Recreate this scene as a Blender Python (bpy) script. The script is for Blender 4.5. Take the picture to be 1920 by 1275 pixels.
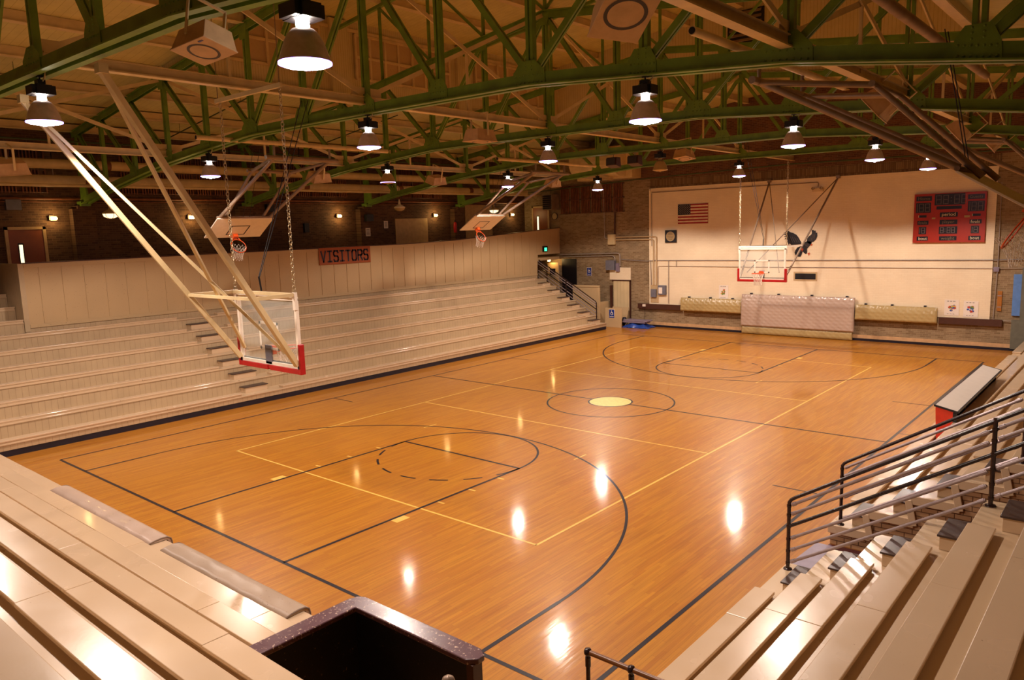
import bpy, math, random
from mathutils import Vector, Matrix
random.seed(7)
SC = bpy.context.scene
COL = SC.collection
for o in list(bpy.data.objects): bpy.data.objects.remove(o)

# ------------------------------------------------------------ camera
F_PX, CAMLOC = 1422.30, (11.9058, -18.1175, 5.0300)
yaw, pitch, roll = -0.7107, 0.14485, -0.03035
fw = Vector((math.sin(yaw)*math.cos(pitch), math.cos(yaw)*math.cos(pitch), -math.sin(pitch)))
rt = Vector((math.cos(yaw), -math.sin(yaw), 0)); up = rt.cross(fw)
r2 = rt*math.cos(roll)+up*math.sin(roll); u2 = -rt*math.sin(roll)+up*math.cos(roll)
cd = bpy.data.cameras.new('camera'); cam = bpy.data.objects.new('camera', cd); COL.objects.link(cam)
cd.sensor_width = 36; cd.lens = F_PX/1920*36; cd.clip_start = .05; cd.clip_end = 200
cam.matrix_world = Matrix(((r2.x,u2.x,-fw.x,CAMLOC[0]),(r2.y,u2.y,-fw.y,CAMLOC[1]),(r2.z,u2.z,-fw.z,CAMLOC[2]),(0,0,0,1)))
SC.camera = cam
# ------------------------------------------------------------ world, exposure
w = bpy.data.worlds.new('world'); SC.world = w; w.use_nodes = True
w.node_tree.nodes['Background'].inputs[0].default_value = (.9,.55,.28,1)
w.node_tree.nodes['Background'].inputs[1].default_value = .02
vs = SC.view_settings
vs.view_transform = 'Standard'; vs.look = 'None'; vs.gamma = 1; vs.use_curve_mapping = False; vs.exposure = 0.35
LAMP_W = 740; LAMP_COL = (1.0,.81,.67)
SC.cycles.max_bounces = 6; SC.cycles.diffuse_bounces = 4; SC.cycles.glossy_bounces = 3; SC.cycles.adaptive_threshold = .02
SC.cycles.transparent_max_bounces = 12; SC.cycles.use_denoising = True
SC.cycles.sample_clamp_indirect = 4
SC.cycles.caustics_reflective = False; SC.cycles.caustics_refractive = False

# ------------------------------------------------------------ materials
def lin(h):
    h = h.lstrip('#'); c = [int(h[i:i+2],16)/255 for i in (0,2,4)]
    return tuple(x/12.92 if x<=.04045 else ((x+.055)/1.055)**2.4 for x in c)+(1,)
class NT:
    def __init__(s, name):
        s.m = bpy.data.materials.new(name); s.m.use_nodes = True; s.t = s.m.node_tree; s.n = s.t.nodes
        s.b = s.n['Principled BSDF']
        s.tc = s.n.new('ShaderNodeTexCoord')
    def new(s, ty, **k):
        n = s.n.new(ty)
        for a,v in k.items(): setattr(n,a,v)
        return n
    def L(s,a,b): s.t.links.new(a,b)
    def obj(s, sc=(1,1,1), rot=(0,0,0)):
        mp = s.new('ShaderNodeMapping'); mp.inputs['Scale'].default_value = sc; mp.inputs['Rotation'].default_value = rot
        s.L(s.tc.outputs['Object'], mp.inputs[0]); return mp.outputs[0]
    def swz(s, a, b):       # take two object axes as a 2D vector
        sp = s.new('ShaderNodeSeparateXYZ'); s.L(s.tc.outputs['Object'], sp.inputs[0])
        cb = s.new('ShaderNodeCombineXYZ'); s.L(sp.outputs[a], cb.inputs[0]); s.L(sp.outputs[b], cb.inputs[1]); return cb.outputs[0]
    def noise(s, vec, scale, det=3, rough=.55):
        n = s.new('ShaderNodeTexNoise'); n.inputs['Scale'].default_value = scale; n.inputs['Detail'].default_value = det
        n.inputs['Roughness'].default_value = rough; s.L(vec, n.inputs['Vector']); return n.outputs['Fac']
    def ramp(s, fac, stops):
        r = s.new('ShaderNodeValToRGB'); e = r.color_ramp.elements
        while len(e) < len(stops): e.new(.5)
        for i,(p,c) in enumerate(stops): e[i].position = p; e[i].color = c if not isinstance(c,str) else lin(c)
        s.L(fac, r.inputs[0]); return r.outputs[0]
    def mix(s, fac, a, b, mode='MIX'):
        n = s.new('ShaderNodeMix', data_type='RGBA', blend_type=mode)
        for i,v in ((0,fac),(6,a),(7,b)):
            if hasattr(v,'is_output') or isinstance(v, bpy.types.NodeSocket): s.L(v, n.inputs[i])
            else: n.inputs[i].default_value = v if i==0 else (lin(v) if isinstance(v,str) else v)
        return n.outputs[2]
    def math(s, op, a, b=None):
        n = s.new('ShaderNodeMath', operation=op)
        for i,v in ((0,a),(1,b)):
            if v is None: continue
            if isinstance(v, bpy.types.NodeSocket): s.L(v, n.inputs[i])
            else: n.inputs[i].default_value = v
        return n.outputs[0]
    def axis(s, a):
        sp = s.new('ShaderNodeSeparateXYZ'); s.L(s.tc.outputs['Object'], sp.inputs[0]); return sp.outputs[a]
    def bump(s, h, strength=.3, dist=.01):
        b = s.new('ShaderNodeBump'); b.inputs['Strength'].default_value = strength; b.inputs['Distance'].default_value = dist
        s.L(h, b.inputs['Height']); s.L(b.outputs[0], s.b.inputs['Normal'])
    def col(s, c):
        if isinstance(c, bpy.types.NodeSocket): s.L(c, s.b.inputs['Base Color'])
        else: s.b.inputs['Base Color'].default_value = lin(c) if isinstance(c,str) else c
    def set(s, **k):
        for a,v in k.items(): s.b.inputs[a.replace('_',' ')].default_value = v
        return s
def plain(name, c, rough=.5, metal=0, var=.12, scale=6, coat=0):
    t = NT(name); n = t.noise(t.obj(), scale, 4)
    base = lin(c); dk = tuple(x*(1-var) for x in base[:3])+(1,); lt = tuple(min(1,x*(1+var)) for x in base[:3])+(1,)
    t.col(t.ramp(n, [(.3,dk),(.7,lt)])); t.set(Roughness=rough, Metallic=metal)
    if coat: t.b.inputs['Coat Weight'].default_value = coat; t.b.inputs['Coat Roughness'].default_value = .12
    return t.m
def emit(name, c, s):
    t = NT(name); t.col((0,0,0,1)); t.b.inputs['Emission Color'].default_value = c if not isinstance(c,str) else lin(c)
    t.b.inputs['Emission Strength'].default_value = s; return t.m
def brick(name, a, b, c1, c2, mort, sc=1.0, rough=.8, bumps=.5, bw=.21, rh=.073, dirt=.35, offset=.5):
    t = NT(name); v = t.swz(a,b)
    n = t.new('ShaderNodeTexBrick'); t.L(v, n.inputs['Vector'])
    n.inputs['Scale'].default_value = sc; n.inputs['Brick Width'].default_value = bw; n.inputs['Row Height'].default_value = rh
    n.inputs['Mortar Size'].default_value = .007; n.inputs['Mortar Smooth'].default_value = .3; n.offset = offset
    n.inputs['Color1'].default_value = lin(c1); n.inputs['Color2'].default_value = lin(c2); n.inputs['Mortar'].default_value = lin(mort)
    g = t.ramp(t.noise(v, .9, 4), [(.3,(1-dirt,1-dirt,1-dirt,1)),(.75,(1,1,1,1))])
    t.col(t.mix(1.0, n.outputs['Color'], g, 'MULTIPLY')); t.set(Roughness=rough)
    t.bump(t.math('SUBTRACT', 1.0, n.outputs['Fac']), bumps, .006); return t.m
def grooved(name, ax, pitch, c, cdark, rough=.5, width=.06, var=.12, coat=0):
    t = NT(name); f = t.math('FRACT', t.math('MULTIPLY', t.axis(ax), 1/pitch))
    line = t.math('LESS_THAN', f, width)
    n = t.noise(t.obj(), 2.2, 5); nv = t.noise(t.obj((.3,.3,.3)), 9, 2)
    base = lin(c); dk = tuple(x*(1-var) for x in base[:3])+(1,)
    cc = t.ramp(n, [(.3,dk),(.65,base)])
    lf = t.math('MULTIPLY', line, t.math('MULTIPLY_ADD' if False else 'ADD', t.math('MULTIPLY', nv, .8), .25))
    t.col(t.mix(lf, cc, cdark)); t.set(Roughness=rough); t.bump(t.math('SUBTRACT',1.0,line), .35, .006)
    if coat: t.b.inputs['Coat Weight'].default_value = coat
    return t.m
def worn(name, c, c2, rough=.3, thr=.66, scale=14, coat=.0, dirtc='#7a6048', dthr=.7):
    t = NT(name); v = t.obj()
    big = t.noise(v, 1.1, 1); base = lin(c); dk = tuple(x*.93 for x in base[:3])+(1,)
    cc = t.ramp(big, [(.3,dk),(.7,base)])
    chips = t.ramp(t.noise(v, scale, 6, .7), [(thr,(0,0,0,1)),(thr+.03,(1,1,1,1))])
    cc = t.mix(chips, cc, c2)
    sm = t.ramp(t.noise(v, 38, 2, .4), [(dthr,(0,0,0,1)),(dthr+.05,(1,1,1,1))])
    cc = t.mix(sm, cc, dirtc); t.col(cc)
    t.L(t.ramp(t.noise(v, 3, 1), [(.3,(rough*.9,)*3+(1,)),(.7,(rough*1.15,)*3+(1,))]), t.b.inputs['Roughness'])
    t.bump(t.noise(v, 26, 3), .10, .004)
    if coat: t.b.inputs['Coat Weight'].default_value = coat; t.b.inputs['Coat Roughness'].default_value = .1
    return t.m

def m_floor():
    t = NT('maple floor'); v = t.swz(1,0)
    n = t.new('ShaderNodeTexBrick'); t.L(v, n.inputs['Vector']); n.offset = .37; n.squash_frequency = 3; n.squash = .8
    n.inputs['Scale'].default_value = 1; n.inputs['Brick Width'].default_value = .95; n.inputs['Row Height'].default_value = .057
    n.inputs['Mortar Size'].default_value = .0012; n.inputs['Mortar Smooth'].default_value = .2
    n.inputs['Color1'].default_value = lin('#ba7d1d'); n.inputs['Color2'].default_value = lin('#ac6b17'); n.inputs['Mortar'].default_value = lin('#7e4c1a')
    st = t.noise(t.obj((26,1.1,1)), 1.0, 5, .6)
    g = t.ramp(st, [(.25,(.76,.72,.64,1)),(.5,(.93,.92,.89,1)),(.75,(1.08,1.07,1.03,1))])
    c = t.mix(1.0, n.outputs['Color'], g, 'MULTIPLY')
    st2 = t.noise(t.obj((9,.45,1)), 1.3, 3, .5)
    c = t.mix(t.math('MULTIPLY', t.ramp(st2,[(.5,(0,0,0,1)),(.78,(1,1,1,1))]), .45), c, '#8a4e14')
    t.col(c); t.b.inputs['Specular IOR Level'].default_value = .25; t.set(Roughness=.4); t.b.inputs['Coat Weight'].default_value = .5
    big = t.noise(t.obj(), 1.5, 4)
    t.L(t.ramp(big, [(.3,(.07,.07,.07,1)),(.75,(.12,.12,.12,1))]), t.b.inputs['Coat Roughness'])
    bp = t.new('ShaderNodeBump'); bp.inputs['Strength'].default_value = .06; bp.inputs['Distance'].default_value = .01
    t.L(t.noise(t.obj((14,2,1)), 1.0, 2), bp.inputs['Height']); t.L(bp.outputs[0], t.b.inputs['Coat Normal'])
    return t.m
def painted_line(name, c):
    t = NT(name); n = t.noise(t.obj(), 9, 4); base = lin(c)
    t.col(t.ramp(n, [(.3,tuple(x*.8 for x in base[:3])+(1,)),(.7,base)])); t.set(Roughness=.4)
    t.b.inputs['Coat Weight'].default_value = .3; t.b.inputs['Specular IOR Level'].default_value = .25; t.b.inputs['Coat Roughness'].default_value = .1; return t.m

M = {}
M['floor'] = m_floor()
M['line_black'] = painted_line('dark court paint', '#1a1520')
M['line_yellow'] = painted_line('yellow court paint', '#e8bd5c')
M['circle'] = painted_line('cream court paint', '#f6d67e')
CREAM = '#e6cfa6'
M['plank'] = worn('cream enamel plank', '#cfb494', '#bfa484', .24, .97, 16, .4, '#8d7258', .77)
M['tread'] = worn('cream enamel tread', '#cab08e', '#b99f7b', .30, .97, 14, .3, '#8d7258', .77)
M['bead_y'] = grooved('cream beadboard y', 1, .152, '#bca380', '#86694a', .45, .05)
M['bead_x'] = grooved('cream beadboard x', 0, .152, '#c4ad8a', '#8a6a45', .45, .05)
M['panel'] = worn('cream painted panel', '#c6aa80', '#b8996c', .5, .78, 8)
M['skirt'] = plain('dark blue skirting paint', '#161423', .35, 0, .3, 4)
M['brown_tread'] = worn('dark brown stair tread', '#43332d', '#71584a', .38, .66, 22)
M['green'] = plain('green steel paint', '#6a8a2e', .42, 0, .22, 3)
M['green_dk'] = plain('dark green pipe paint', '#3c4a26', .5, 0, .2, 3)
M['roof'] = grooved('cream roof planks', 1, .19, '#d4c888', '#7c6a3c', .55, .035, .16)
M['monitor_bead'] = grooved('cream beadboard clerestory', 1, .09, '#d4c494', '#978048', .55, .1, .12)
M['monitor_bead_x'] = grooved('cream beadboard gable', 0, .12, '#d4c494', '#978048', .55, .08, .12)
M['beige'] = plain('beige structural paint', '#d6c092', .5, 0, .12, 3)
M['dustbeige'] = plain('dusty beige pipe paint', '#b09070', .55, 0, .2, 3)
M['graybrown'] = plain('grey brown steel', '#8f7a68', .4, .3, .2, 4)
M['brick_far'] = brick('tan brick far wall', 0, 2, '#a8906f', '#8a7050', '#b09a76')
M['brick_top'] = brick('red brown brick gable', 0, 2, '#7c5034', '#5d3a26', '#866a4c')
M['brick_soldier'] = brick('soldier course brick', 0, 2, '#8c7250', '#6c5236', '#54402a', 1, .8, .6, .075, .3, .2, 0)
M['brick_left'] = brick('dark brown brick gallery wall', 1, 2, '#745238', '#523624', '#7d6040')
M['brick_side'] = brick('painted brick side wall', 0, 2, '#c7a27c', '#b58c66', '#6d4c36', 1, .4, .6, .21, .073, .2)
M['white_brick'] = brick('cream painted brick', 0, 2, '#fbeacb', '#f8e6c6', '#f4e1bf', 1, .55, .35, .21, .073, .12)
M['base_tile'] = plain('buff base course', '#c9a277', .5)
M['ledge'] = plain('brown painted board', '#4a2a20', .4)
M['pad'] = worn('khaki vinyl pad', '#b59e6c', '#9a8452', .3, .72, 6)
M['pad_lt'] = worn('dusty plastic sheet', '#bfa898', '#c7b4a0', .36, .66, 7, .5)
M['pad_gray'] = worn('worn grey vinyl pad', '#a8937f', '#927d6b', .4, .66, 9)
M['red'] = plain('red vinyl', '#b01a1c', .35)
M['redboard'] = plain('red scoreboard enamel', '#a82410', .38, 0, .06)
M['black'] = plain('black paint', '#0f0d13', .45, 0, .3)
M['darkpanel'] = plain('dark blue display panel', '#131022', .3)
M['digit'] = plain('dim display dots', '#8b7a78', .5)
M['letter'] = plain('off white lettering', '#e8d9b8', .5)
M['letter_dim'] = plain('dim brown lettering', '#7c6a50', .5)
M['white'] = plain('white enamel', '#eee2d2', .35, 0, .05)
M['steel'] = plain('bare steel rail', '#a59698', .38, .35, .15, 8)
M['galv'] = plain('galvanised conduit', '#a0948a', .45, .2, .15)
M['chain'] = plain('zinc chain', '#c9b694', .3, .8, .1)
M['railblack'] = plain('brown black rail paint', '#2a1b1d', .25, 0, .3, 12)
M['brownrail'] = plain('brown pipe rail paint', '#7b4a22', .35, 0, .2, 9)
M['maroon_cap'] = worn('chipped maroon cap', '#5c3e46', '#b3968a', .28, .61, 30, .3, '#d2b8a2', .655)
M['navy_wall'] = worn('near black painted board', '#0e0c16', '#5c4434', .5, .73, 7)
M['door_wood'] = plain('brown wooden door', '#8c4a22', .4, 0, .15, 2)
M['door_frame'] = plain('tan door frame', '#c1a274', .45)
M['doorlight'] = emit('lit corridor behind glass', (1,.78,.42,1), 1.6)
M['blue_tarp'] = plain('blue vinyl tarp', '#28489a', .35, 0, .2, 6)
M['blue_paint'] = plain('blue painted panel', '#5a86c8', .5)
M['mat_gray'] = plain('grey mat vinyl', '#85788a', .45)
M['gray_box'] = plain('grey electrical enclosure', '#6e6e7a', .45)
M['gray_door'] = plain('grey painted door', '#66665a', .5)
M['laminate'] = plain('white laminate top', '#d8cfc4', .35, 0, .03)
M['table_red'] = plain('red painted panel', '#c8331c', .4)
M['orange'] = plain('orange rim paint', '#d0501c', .4)
M['net'] = plain('white nylon net', '#e9dccd', .6)
M['sign_blue'] = plain('blue sign enamel', '#1d3a8e', .35)
M['sign_brown'] = worn('orange brown painted board', '#a04c12', '#b26a34', .5, .74, 8)
M['ink'] = plain('dark blue black ink', '#191428', .5)
M['flag_red'] = plain('red flag stripe', '#a01c28', .6)
M['flag_white'] = plain('off white cloth', '#e6d4b6', .6)
M['flag_blue'] = plain('navy flag canton', '#14182e', .6)
M['eagle'] = plain('black feather paint', '#16131b', .4, 0, .5, 30)
M['rust'] = plain('rust brown radiator', '#7c4a2c', .5, 0, .3, 5)
M['green_glow'] = emit('green exit sign glow', (.05,1,.35,1), 2.0)
M['warm_glass'] = emit('warm lit glass', (1,.62,.22,1), 9)
M['lens'] = emit('metal halide lens', (.86,.70,1.0,1), 26)
M['lens_rim'] = emit('violet lens edge', (.40,.25,1.0,1), 6)
M['lens_off'] = plain('unlit frosted lens', '#c8ad80', .3)
M['collar'] = emit('lit lamp neck', (1,.86,.72,1), 80)
M['lampshade'] = plain('brushed aluminium reflector', '#cbbcba', .4, .2, .15, 10)
M['shade_dim'] = plain('dull tan shade', '#b39868', .5)
M['paper'] = plain('white paper', '#efe4d8', .6, 0, .03)
M['pic_green'] = plain('green print', '#6f8f3c', .6); M['pic_red'] = plain('red print', '#b8412e', .6)
M['pic_blue'] = plain('blue print', '#3c5aa8', .6); M['pic_yel'] = plain('yellow print', '#d9a83a', .6)
M['wood_tan'] = plain('varnished tan wood', '#a86a2c', .35)
M['speaker'] = plain('tan loudspeaker cabinet', '#c8a47a', .5)
M['speaker_ring'] = plain('dark speaker ring', '#2a2226', .5)
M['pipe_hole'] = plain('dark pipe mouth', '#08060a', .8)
M['ivory_door'] = grooved('ivory folding door', 0, .2, '#dcc79c', '#8c7452', .5, .05)
M['foam'] = plain('foam edge', '#7d6a5c', .9)
M['dark_floor'] = plain('dark red concrete', '#4a1a18', .6)
t_ = NT('backboard glass'); t_.col((.86,.93,.88,1)); t_.set(Roughness=.03, Metallic=0); t_.b.inputs['Alpha'].default_value = .13; t_.b.inputs['IOR'].default_value = 1.45
M['glass'] = t_.m
M['fanglow'] = plain('fan grille steel', '#7d8796', .4, .5)

# ------------------------------------------------------------ mesh builder
class MB:
    def __init__(s): s.v=[]; s.f=[]; s.mi=[]; s.sm=[]; s.cur=0; s.smooth=False
    def add(s, vs, fs, smooth=None):
        b=len(s.v); s.v += [tuple(v) for v in vs]
        for f in fs: s.f.append([i+b for i in f]); s.mi.append(s.cur); s.sm.append(s.smooth if smooth is None else smooth)
        return s
    def box(s, x0,x1,y0,y1,z0,z1):
        v=[(x0,y0,z0),(x1,y0,z0),(x1,y1,z0),(x0,y1,z0),(x0,y0,z1),(x1,y0,z1),(x1,y1,z1),(x0,y1,z1)]
        return s.add(v,[(0,3,2,1),(4,5,6,7),(0,1,5,4),(1,2,6,5),(2,3,7,6),(3,0,4,7)],False)
    def cbox(s,c,d): return s.box(c[0]-d[0]/2,c[0]+d[0]/2,c[1]-d[1]/2,c[1]+d[1]/2,c[2]-d[2]/2,c[2]+d[2]/2)
    def bar(s,a,b,w,h,upv=(0,0,1),ext=0):
        a=Vector(a); b=Vector(b); d=(b-a).normalized(); a=a-d*ext; b=b+d*ext
        u=Vector(upv); sd=d.cross(u)
        if sd.length<1e-4: sd=d.cross(Vector((0,1,0)))
        sd.normalize(); u=sd.cross(d).normalized()
        v=[]
        for p in (a,b):
            for q in ((-1,-1),(1,-1),(1,1),(-1,1)): v.append(p+sd*q[0]*w/2+u*q[1]*h/2)
        return s.add(v,[(0,3,2,1),(4,5,6,7),(0,1,5,4),(1,2,6,5),(2,3,7,6),(3,0,4,7)],False)
    def tube(s,pts,r,n=8,cap=True,closed=False):
        pts=[Vector(p) for p in pts]; N=len(pts); rr=r if isinstance(r,(list,tuple)) else [r]*N
        rings=[]; prev=None
        for i,p in enumerate(pts):
            if closed: d=(pts[(i+1)%N]-pts[i-1])
            elif i==0: d=pts[1]-pts[0]
            elif i==N-1: d=pts[-1]-pts[-2]
            else: d=(pts[i+1]-p).normalized()+(p-pts[i-1]).normalized()
            d.normalize()
            if prev is None:
                a=Vector((0,0,1)) if abs(d.z)<.9 else Vector((1,0,0)); u=d.cross(a).normalized()
            else: u=(prev-d*prev.dot(d)).normalized()
            prev=u; w_=d.cross(u); rings.append([p+(u*math.cos(t)+w_*math.sin(t))*rr[i] for t in [2*math.pi*k/n for k in range(n)]])
        v=[q for R in rings for q in R]; f=[]
        for i in range(N if closed else N-1):
            j=(i+1)%N
            for k in range(n): f.append((i*n+k,i*n+(k+1)%n,j*n+(k+1)%n,j*n+k))
        s.add(v,f,True)
        if cap and not closed:
            s.add(rings[0],[tuple(range(n))[::-1]],False); s.add(rings[-1],[tuple(range(n))],False)
        return s
    def lathe(s,prof,c=(0,0,0),n=24,axis='z',smooth=True):
        v=[];f=[]
        for r,z in prof:
            for k in range(n):
                a=2*math.pi*k/n; p=(r*math.cos(a),r*math.sin(a),z)
                if axis=='x': p=(p[2],p[0],p[1])
                if axis=='y': p=(p[0],p[2],p[1])
                v.append((p[0]+c[0],p[1]+c[1],p[2]+c[2]))
        for i in range(len(prof)-1):
            for k in range(n): f.append((i*n+k,i*n+(k+1)%n,(i+1)*n+(k+1)%n,(i+1)*n+k))
        return s.add(v,f,smooth)
    def disk(s,c,r,n=24,axis='z',flip=False):
        v=[]
        for k in range(n):
            a=2*math.pi*k/n; p=(r*math.cos(a),r*math.sin(a),0)
            if axis=='x': p=(0,p[0],p[1])
            if axis=='y': p=(p[0],0,p[1])
            v.append((p[0]+c[0],p[1]+c[1],p[2]+c[2]))
        f=tuple(range(n)); return s.add(v,[f[::-1] if flip else f],False)
    def ring(s,c,r0,r1,axis='z',n=48,a0=0,a1=2*math.pi,th=0):
        v=[];full=abs(a1-a0-2*math.pi)<1e-6; m=n if full else n+1
        for k in range(m):
            a=a0+(a1-a0)*k/n
            for r in (r0,r1): v.append((c[0]+r*math.cos(a),c[1]+r*math.sin(a),c[2]))
        f=[]
        for k in range(n):
            a=2*k; b=2*((k+1)%m); f.append((a,a+1,b+1,b))
        return s.add(v,f,False)
    def poly(s,pts,axis,lo,hi):      # extrude a 2D polygon along an axis: pts are the other two coords in order
        n=len(pts)
        def P(p,h):
            return {'x':(h,p[0],p[1]),'y':(p[0],h,p[1]),'z':(p[0],p[1],h)}[axis]
        v=[P(p,lo) for p in pts]+[P(p,hi) for p in pts]
        f=[tuple(range(n)),tuple(range(2*n-1,n-1,-1))]+[(i,i+n,(i+1)%n+n,(i+1)%n) for i in range(n)]
        return s.add(v,f,False)
    def torus(s,c,R,r,axis='z',n=20,m=6,tilt=None):
        pts=[]
        for k in range(n):
            a=2*math.pi*k/n; p=Vector((R*math.cos(a),R*math.sin(a),0))
            if axis=='x': p=Vector((0,p.x,p.y))
            if axis=='y': p=Vector((p.x,0,p.y))
            if tilt is not None: p=tilt@p
            pts.append(p+Vector(c))
        return s.tube(pts,r,m,closed=True)
    def text(s,body,size,o,u,v,extr=.002,align='CENTER'):
        cu=bpy.data.curves.new('tmp','FONT'); cu.body=body; cu.size=size; cu.extrude=extr; cu.align_x=align; cu.align_y='CENTER'; cu.resolution_u=2
        ob=bpy.data.objects.new('tmp',cu); COL.objects.link(ob)
        me=bpy.data.meshes.new_from_object(ob.evaluated_get(bpy.context.evaluated_depsgraph_get()))
        u=Vector(u); v=Vector(v); w_=u.cross(v); o=Vector(o)
        s.add([o+u*q.co.x+v*q.co.y+w_*q.co.z for q in me.vertices],[tuple(p.vertices) for p in me.polygons],False)
        bpy.data.objects.remove(ob); bpy.data.curves.remove(cu); bpy.data.meshes.remove(me); return s
    def build(s,name,mats,parent=None,kind=None,bevel=0,local=False):
        off=Vector((0,0,0))
        if parent is not None and not local:
            p=parent
            while p is not None: off=off+p.location; p=p.parent
        me=bpy.data.meshes.new(name); me.from_pydata([tuple(Vector(q)-off) for q in s.v],[],s.f)
        if not isinstance(mats,(list,tuple)): mats=[mats]
        for m in mats: me.materials.append(M[m] if isinstance(m,str) else m)
        me.polygons.foreach_set('material_index',s.mi); me.polygons.foreach_set('use_smooth',s.sm); me.update()
        ob=bpy.data.objects.new(name,me); COL.objects.link(ob)
        if parent is not None: ob.parent=parent
        if kind: ob['kind']=kind
        if bevel:
            b=ob.modifiers.new('bevel','BEVEL'); b.width=bevel; b.segments=2; b.limit_method='ANGLE'
        return ob
def tag(o,label,cat,group=None):
    o['label']=label; o['category']=cat
    if group: o['group']=group
    return o
def thing(name,label,cat,loc=(0,0,0),group=None):
    o=bpy.data.objects.new(name,None); o.empty_display_size=.2; COL.objects.link(o); o.location=loc; return tag(o,label,cat,group)
def dup(root,loc,label,rz=None):
    def cp(o,par):
        c=o.copy(); COL.objects.link(c); c.parent=par
        for ch in [q for q in bpy.data.objects if q.parent==o]: cp(ch,c)
        return c
    kids=[q for q in bpy.data.objects if q.parent==root]
    r=root.copy(); COL.objects.link(r); r.location=loc; r['label']=label
    if rz is not None: r.rotation_euler=(0,0,rz)
    for k in kids: cp(k,r)
    return r
def struct(name,mb,mats,**k): return mb.build(name,mats,kind='structure',**k)
def lerp(a,b,t): return a+(b-a)*t
def interp(P,x):
    if x<=P[0][0]: return P[0][1]
    for (a,za),(b,zb) in zip(P,P[1:]):
        if x<=b: return lerp(za,zb,(x-a)/(b-a))
    return P[-1][1]

# ------------------------------------------------------------ key dimensions
W,L,VW,VL,KW,FT = 7.43,12.01,4.572,9.144,1.815,5.73
YF = 15.1                      # far wall
XL,XR = -15.5,15.2             # side walls
LX,RX,NY = -8.79,8.24,-13.17   # fronts of left, right and near stands
LD,RD,ND = .612,.575,.60       # tier depths
RISE = .352
LAMPX = (-6.83,-.45,5.93); TRY = (-13.9,-8.0,-2.1,3.7,9.6)
PB = [(-15.2,6.22),(-12.95,6.58),(-8.7,7.1),(-4.5,7.4),(-.45,7.38),(3.85,7.34),(8.1,7.02),(11.5,6.52),(14.4,6.1)]
PT = [(-15.4,8.6),(-.45,10.5),(14.5,8.6)]
zb = lambda x: interp(PB,x)
zt = lambda x: interp(PT,x)

# ------------------------------------------------------------ floor with painted court
def seg(mb,a,b,wd,z):
    a=Vector((a[0],a[1],z)); b=Vector((b[0],b[1],z)); d=(b-a).normalized(); n=Vector((-d.y,d.x,0))*wd/2
    mb.add([a-n,a+n,b+n,b-n],[(0,3,2,1)],False)
fl=MB(); fl.cur=0
fl.add([(-16,-20,0),(16,-20,0),(16,16,0),(-16,16,0)],[(0,1,2,3)],False)
Z1,Z2=.0016,.0026
fl.cur=2   # yellow volleyball court
YW=.045
for sx in (-1,1): seg(fl,(sx*VW,-VL-YW/2),(sx*VW,VL+YW/2),YW,Z1)
for y in (-VL,-3.05,3.05,VL): seg(fl,(-VW,y),(VW,y),YW,Z1)
for sy in (-1,1):
    for sx in (-1,1):
        fl.box(min(sx*KW,sx*(KW+.2)),max(sx*KW,sx*(KW+.2)),min(sy*(L-2.15),sy*(L-2.45)),max(sy*(L-2.15),sy*(L-2.45)),0,Z1)
        for d in (3.3,4.15,5.0): seg(fl,(sx*KW,sy*(L-d)),(sx*(KW+.2),sy*(L-d)),.05,Z1)
    seg(fl,(2.4,sy*(L-6.9)),(2.4,sy*(L-7.35)),.04,Z1); seg(fl,(-2.4,sy*(L-6.9)),(-2.4,sy*(L-7.35)),.04,Z1)
fl.cur=1   # dark basketball court
BW=.062
for sx in (-1,1): seg(fl,(sx*W,-L),(sx*W,L),BW,Z2)
for sy in (-1,1): seg(fl,(-W,sy*L),(W,sy*L),BW,Z2)
seg(fl,(-W,0),(-.62,0),BW,Z2); seg(fl,(.62,0),(W,0),BW,Z2)
fl.ring((0,0,Z2),1.80,1.85); fl.ring((0,0,Z2),.60,.65)
for sy in (-1,1):
    for sx in (-1,1): seg(fl,(sx*KW,sy*L),(sx*KW,sy*(L-FT)),BW,Z2)
    seg(fl,(-KW,sy*(L-FT)),(KW,sy*(L-FT)),BW,Z2)
    c=(0,sy*(L-FT),Z2)
    a0=0 if sy<0 else math.pi
    fl.ring(c,KW-.025,KW+.025,a0=a0,a1=a0+math.pi)
    for k in range(8):
        s0=a0+math.pi+math.pi*(k*.125+.015) if k else a0+math.pi
        s1=a0+math.pi+math.pi*(k*.125+(.085 if k<7 else .125)); fl.ring(c,KW-.025,KW+.025,a0=s0,a1=s1,n=8)
    hy=sy*(L-1.58); R3=5.99
    fl.ring((0,hy,Z2),R3-.025,R3+.025,a0=0 if sy<0 else math.pi,a1=math.pi if sy<0 else 2*math.pi,n=96)
    for sx in (-1,1): seg(fl,(sx*R3,hy),(sx*R3,sy*L),BW,Z2)
for sx in (-1,1):
    for y in (-4.25,4.25): seg(fl,(sx*W,y),(sx*(W-.95),y),.04,Z2)
seg(fl,(W,.9),(W+.45,.9),.04,Z2); seg(fl,(-W,.9),(-W-.3,.9),.03,Z2)
fl.cur=3; fl.disk((0,0,Z1),.6,48)
struct('floor',fl,['floor','line_black','line_yellow','circle'])

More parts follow.
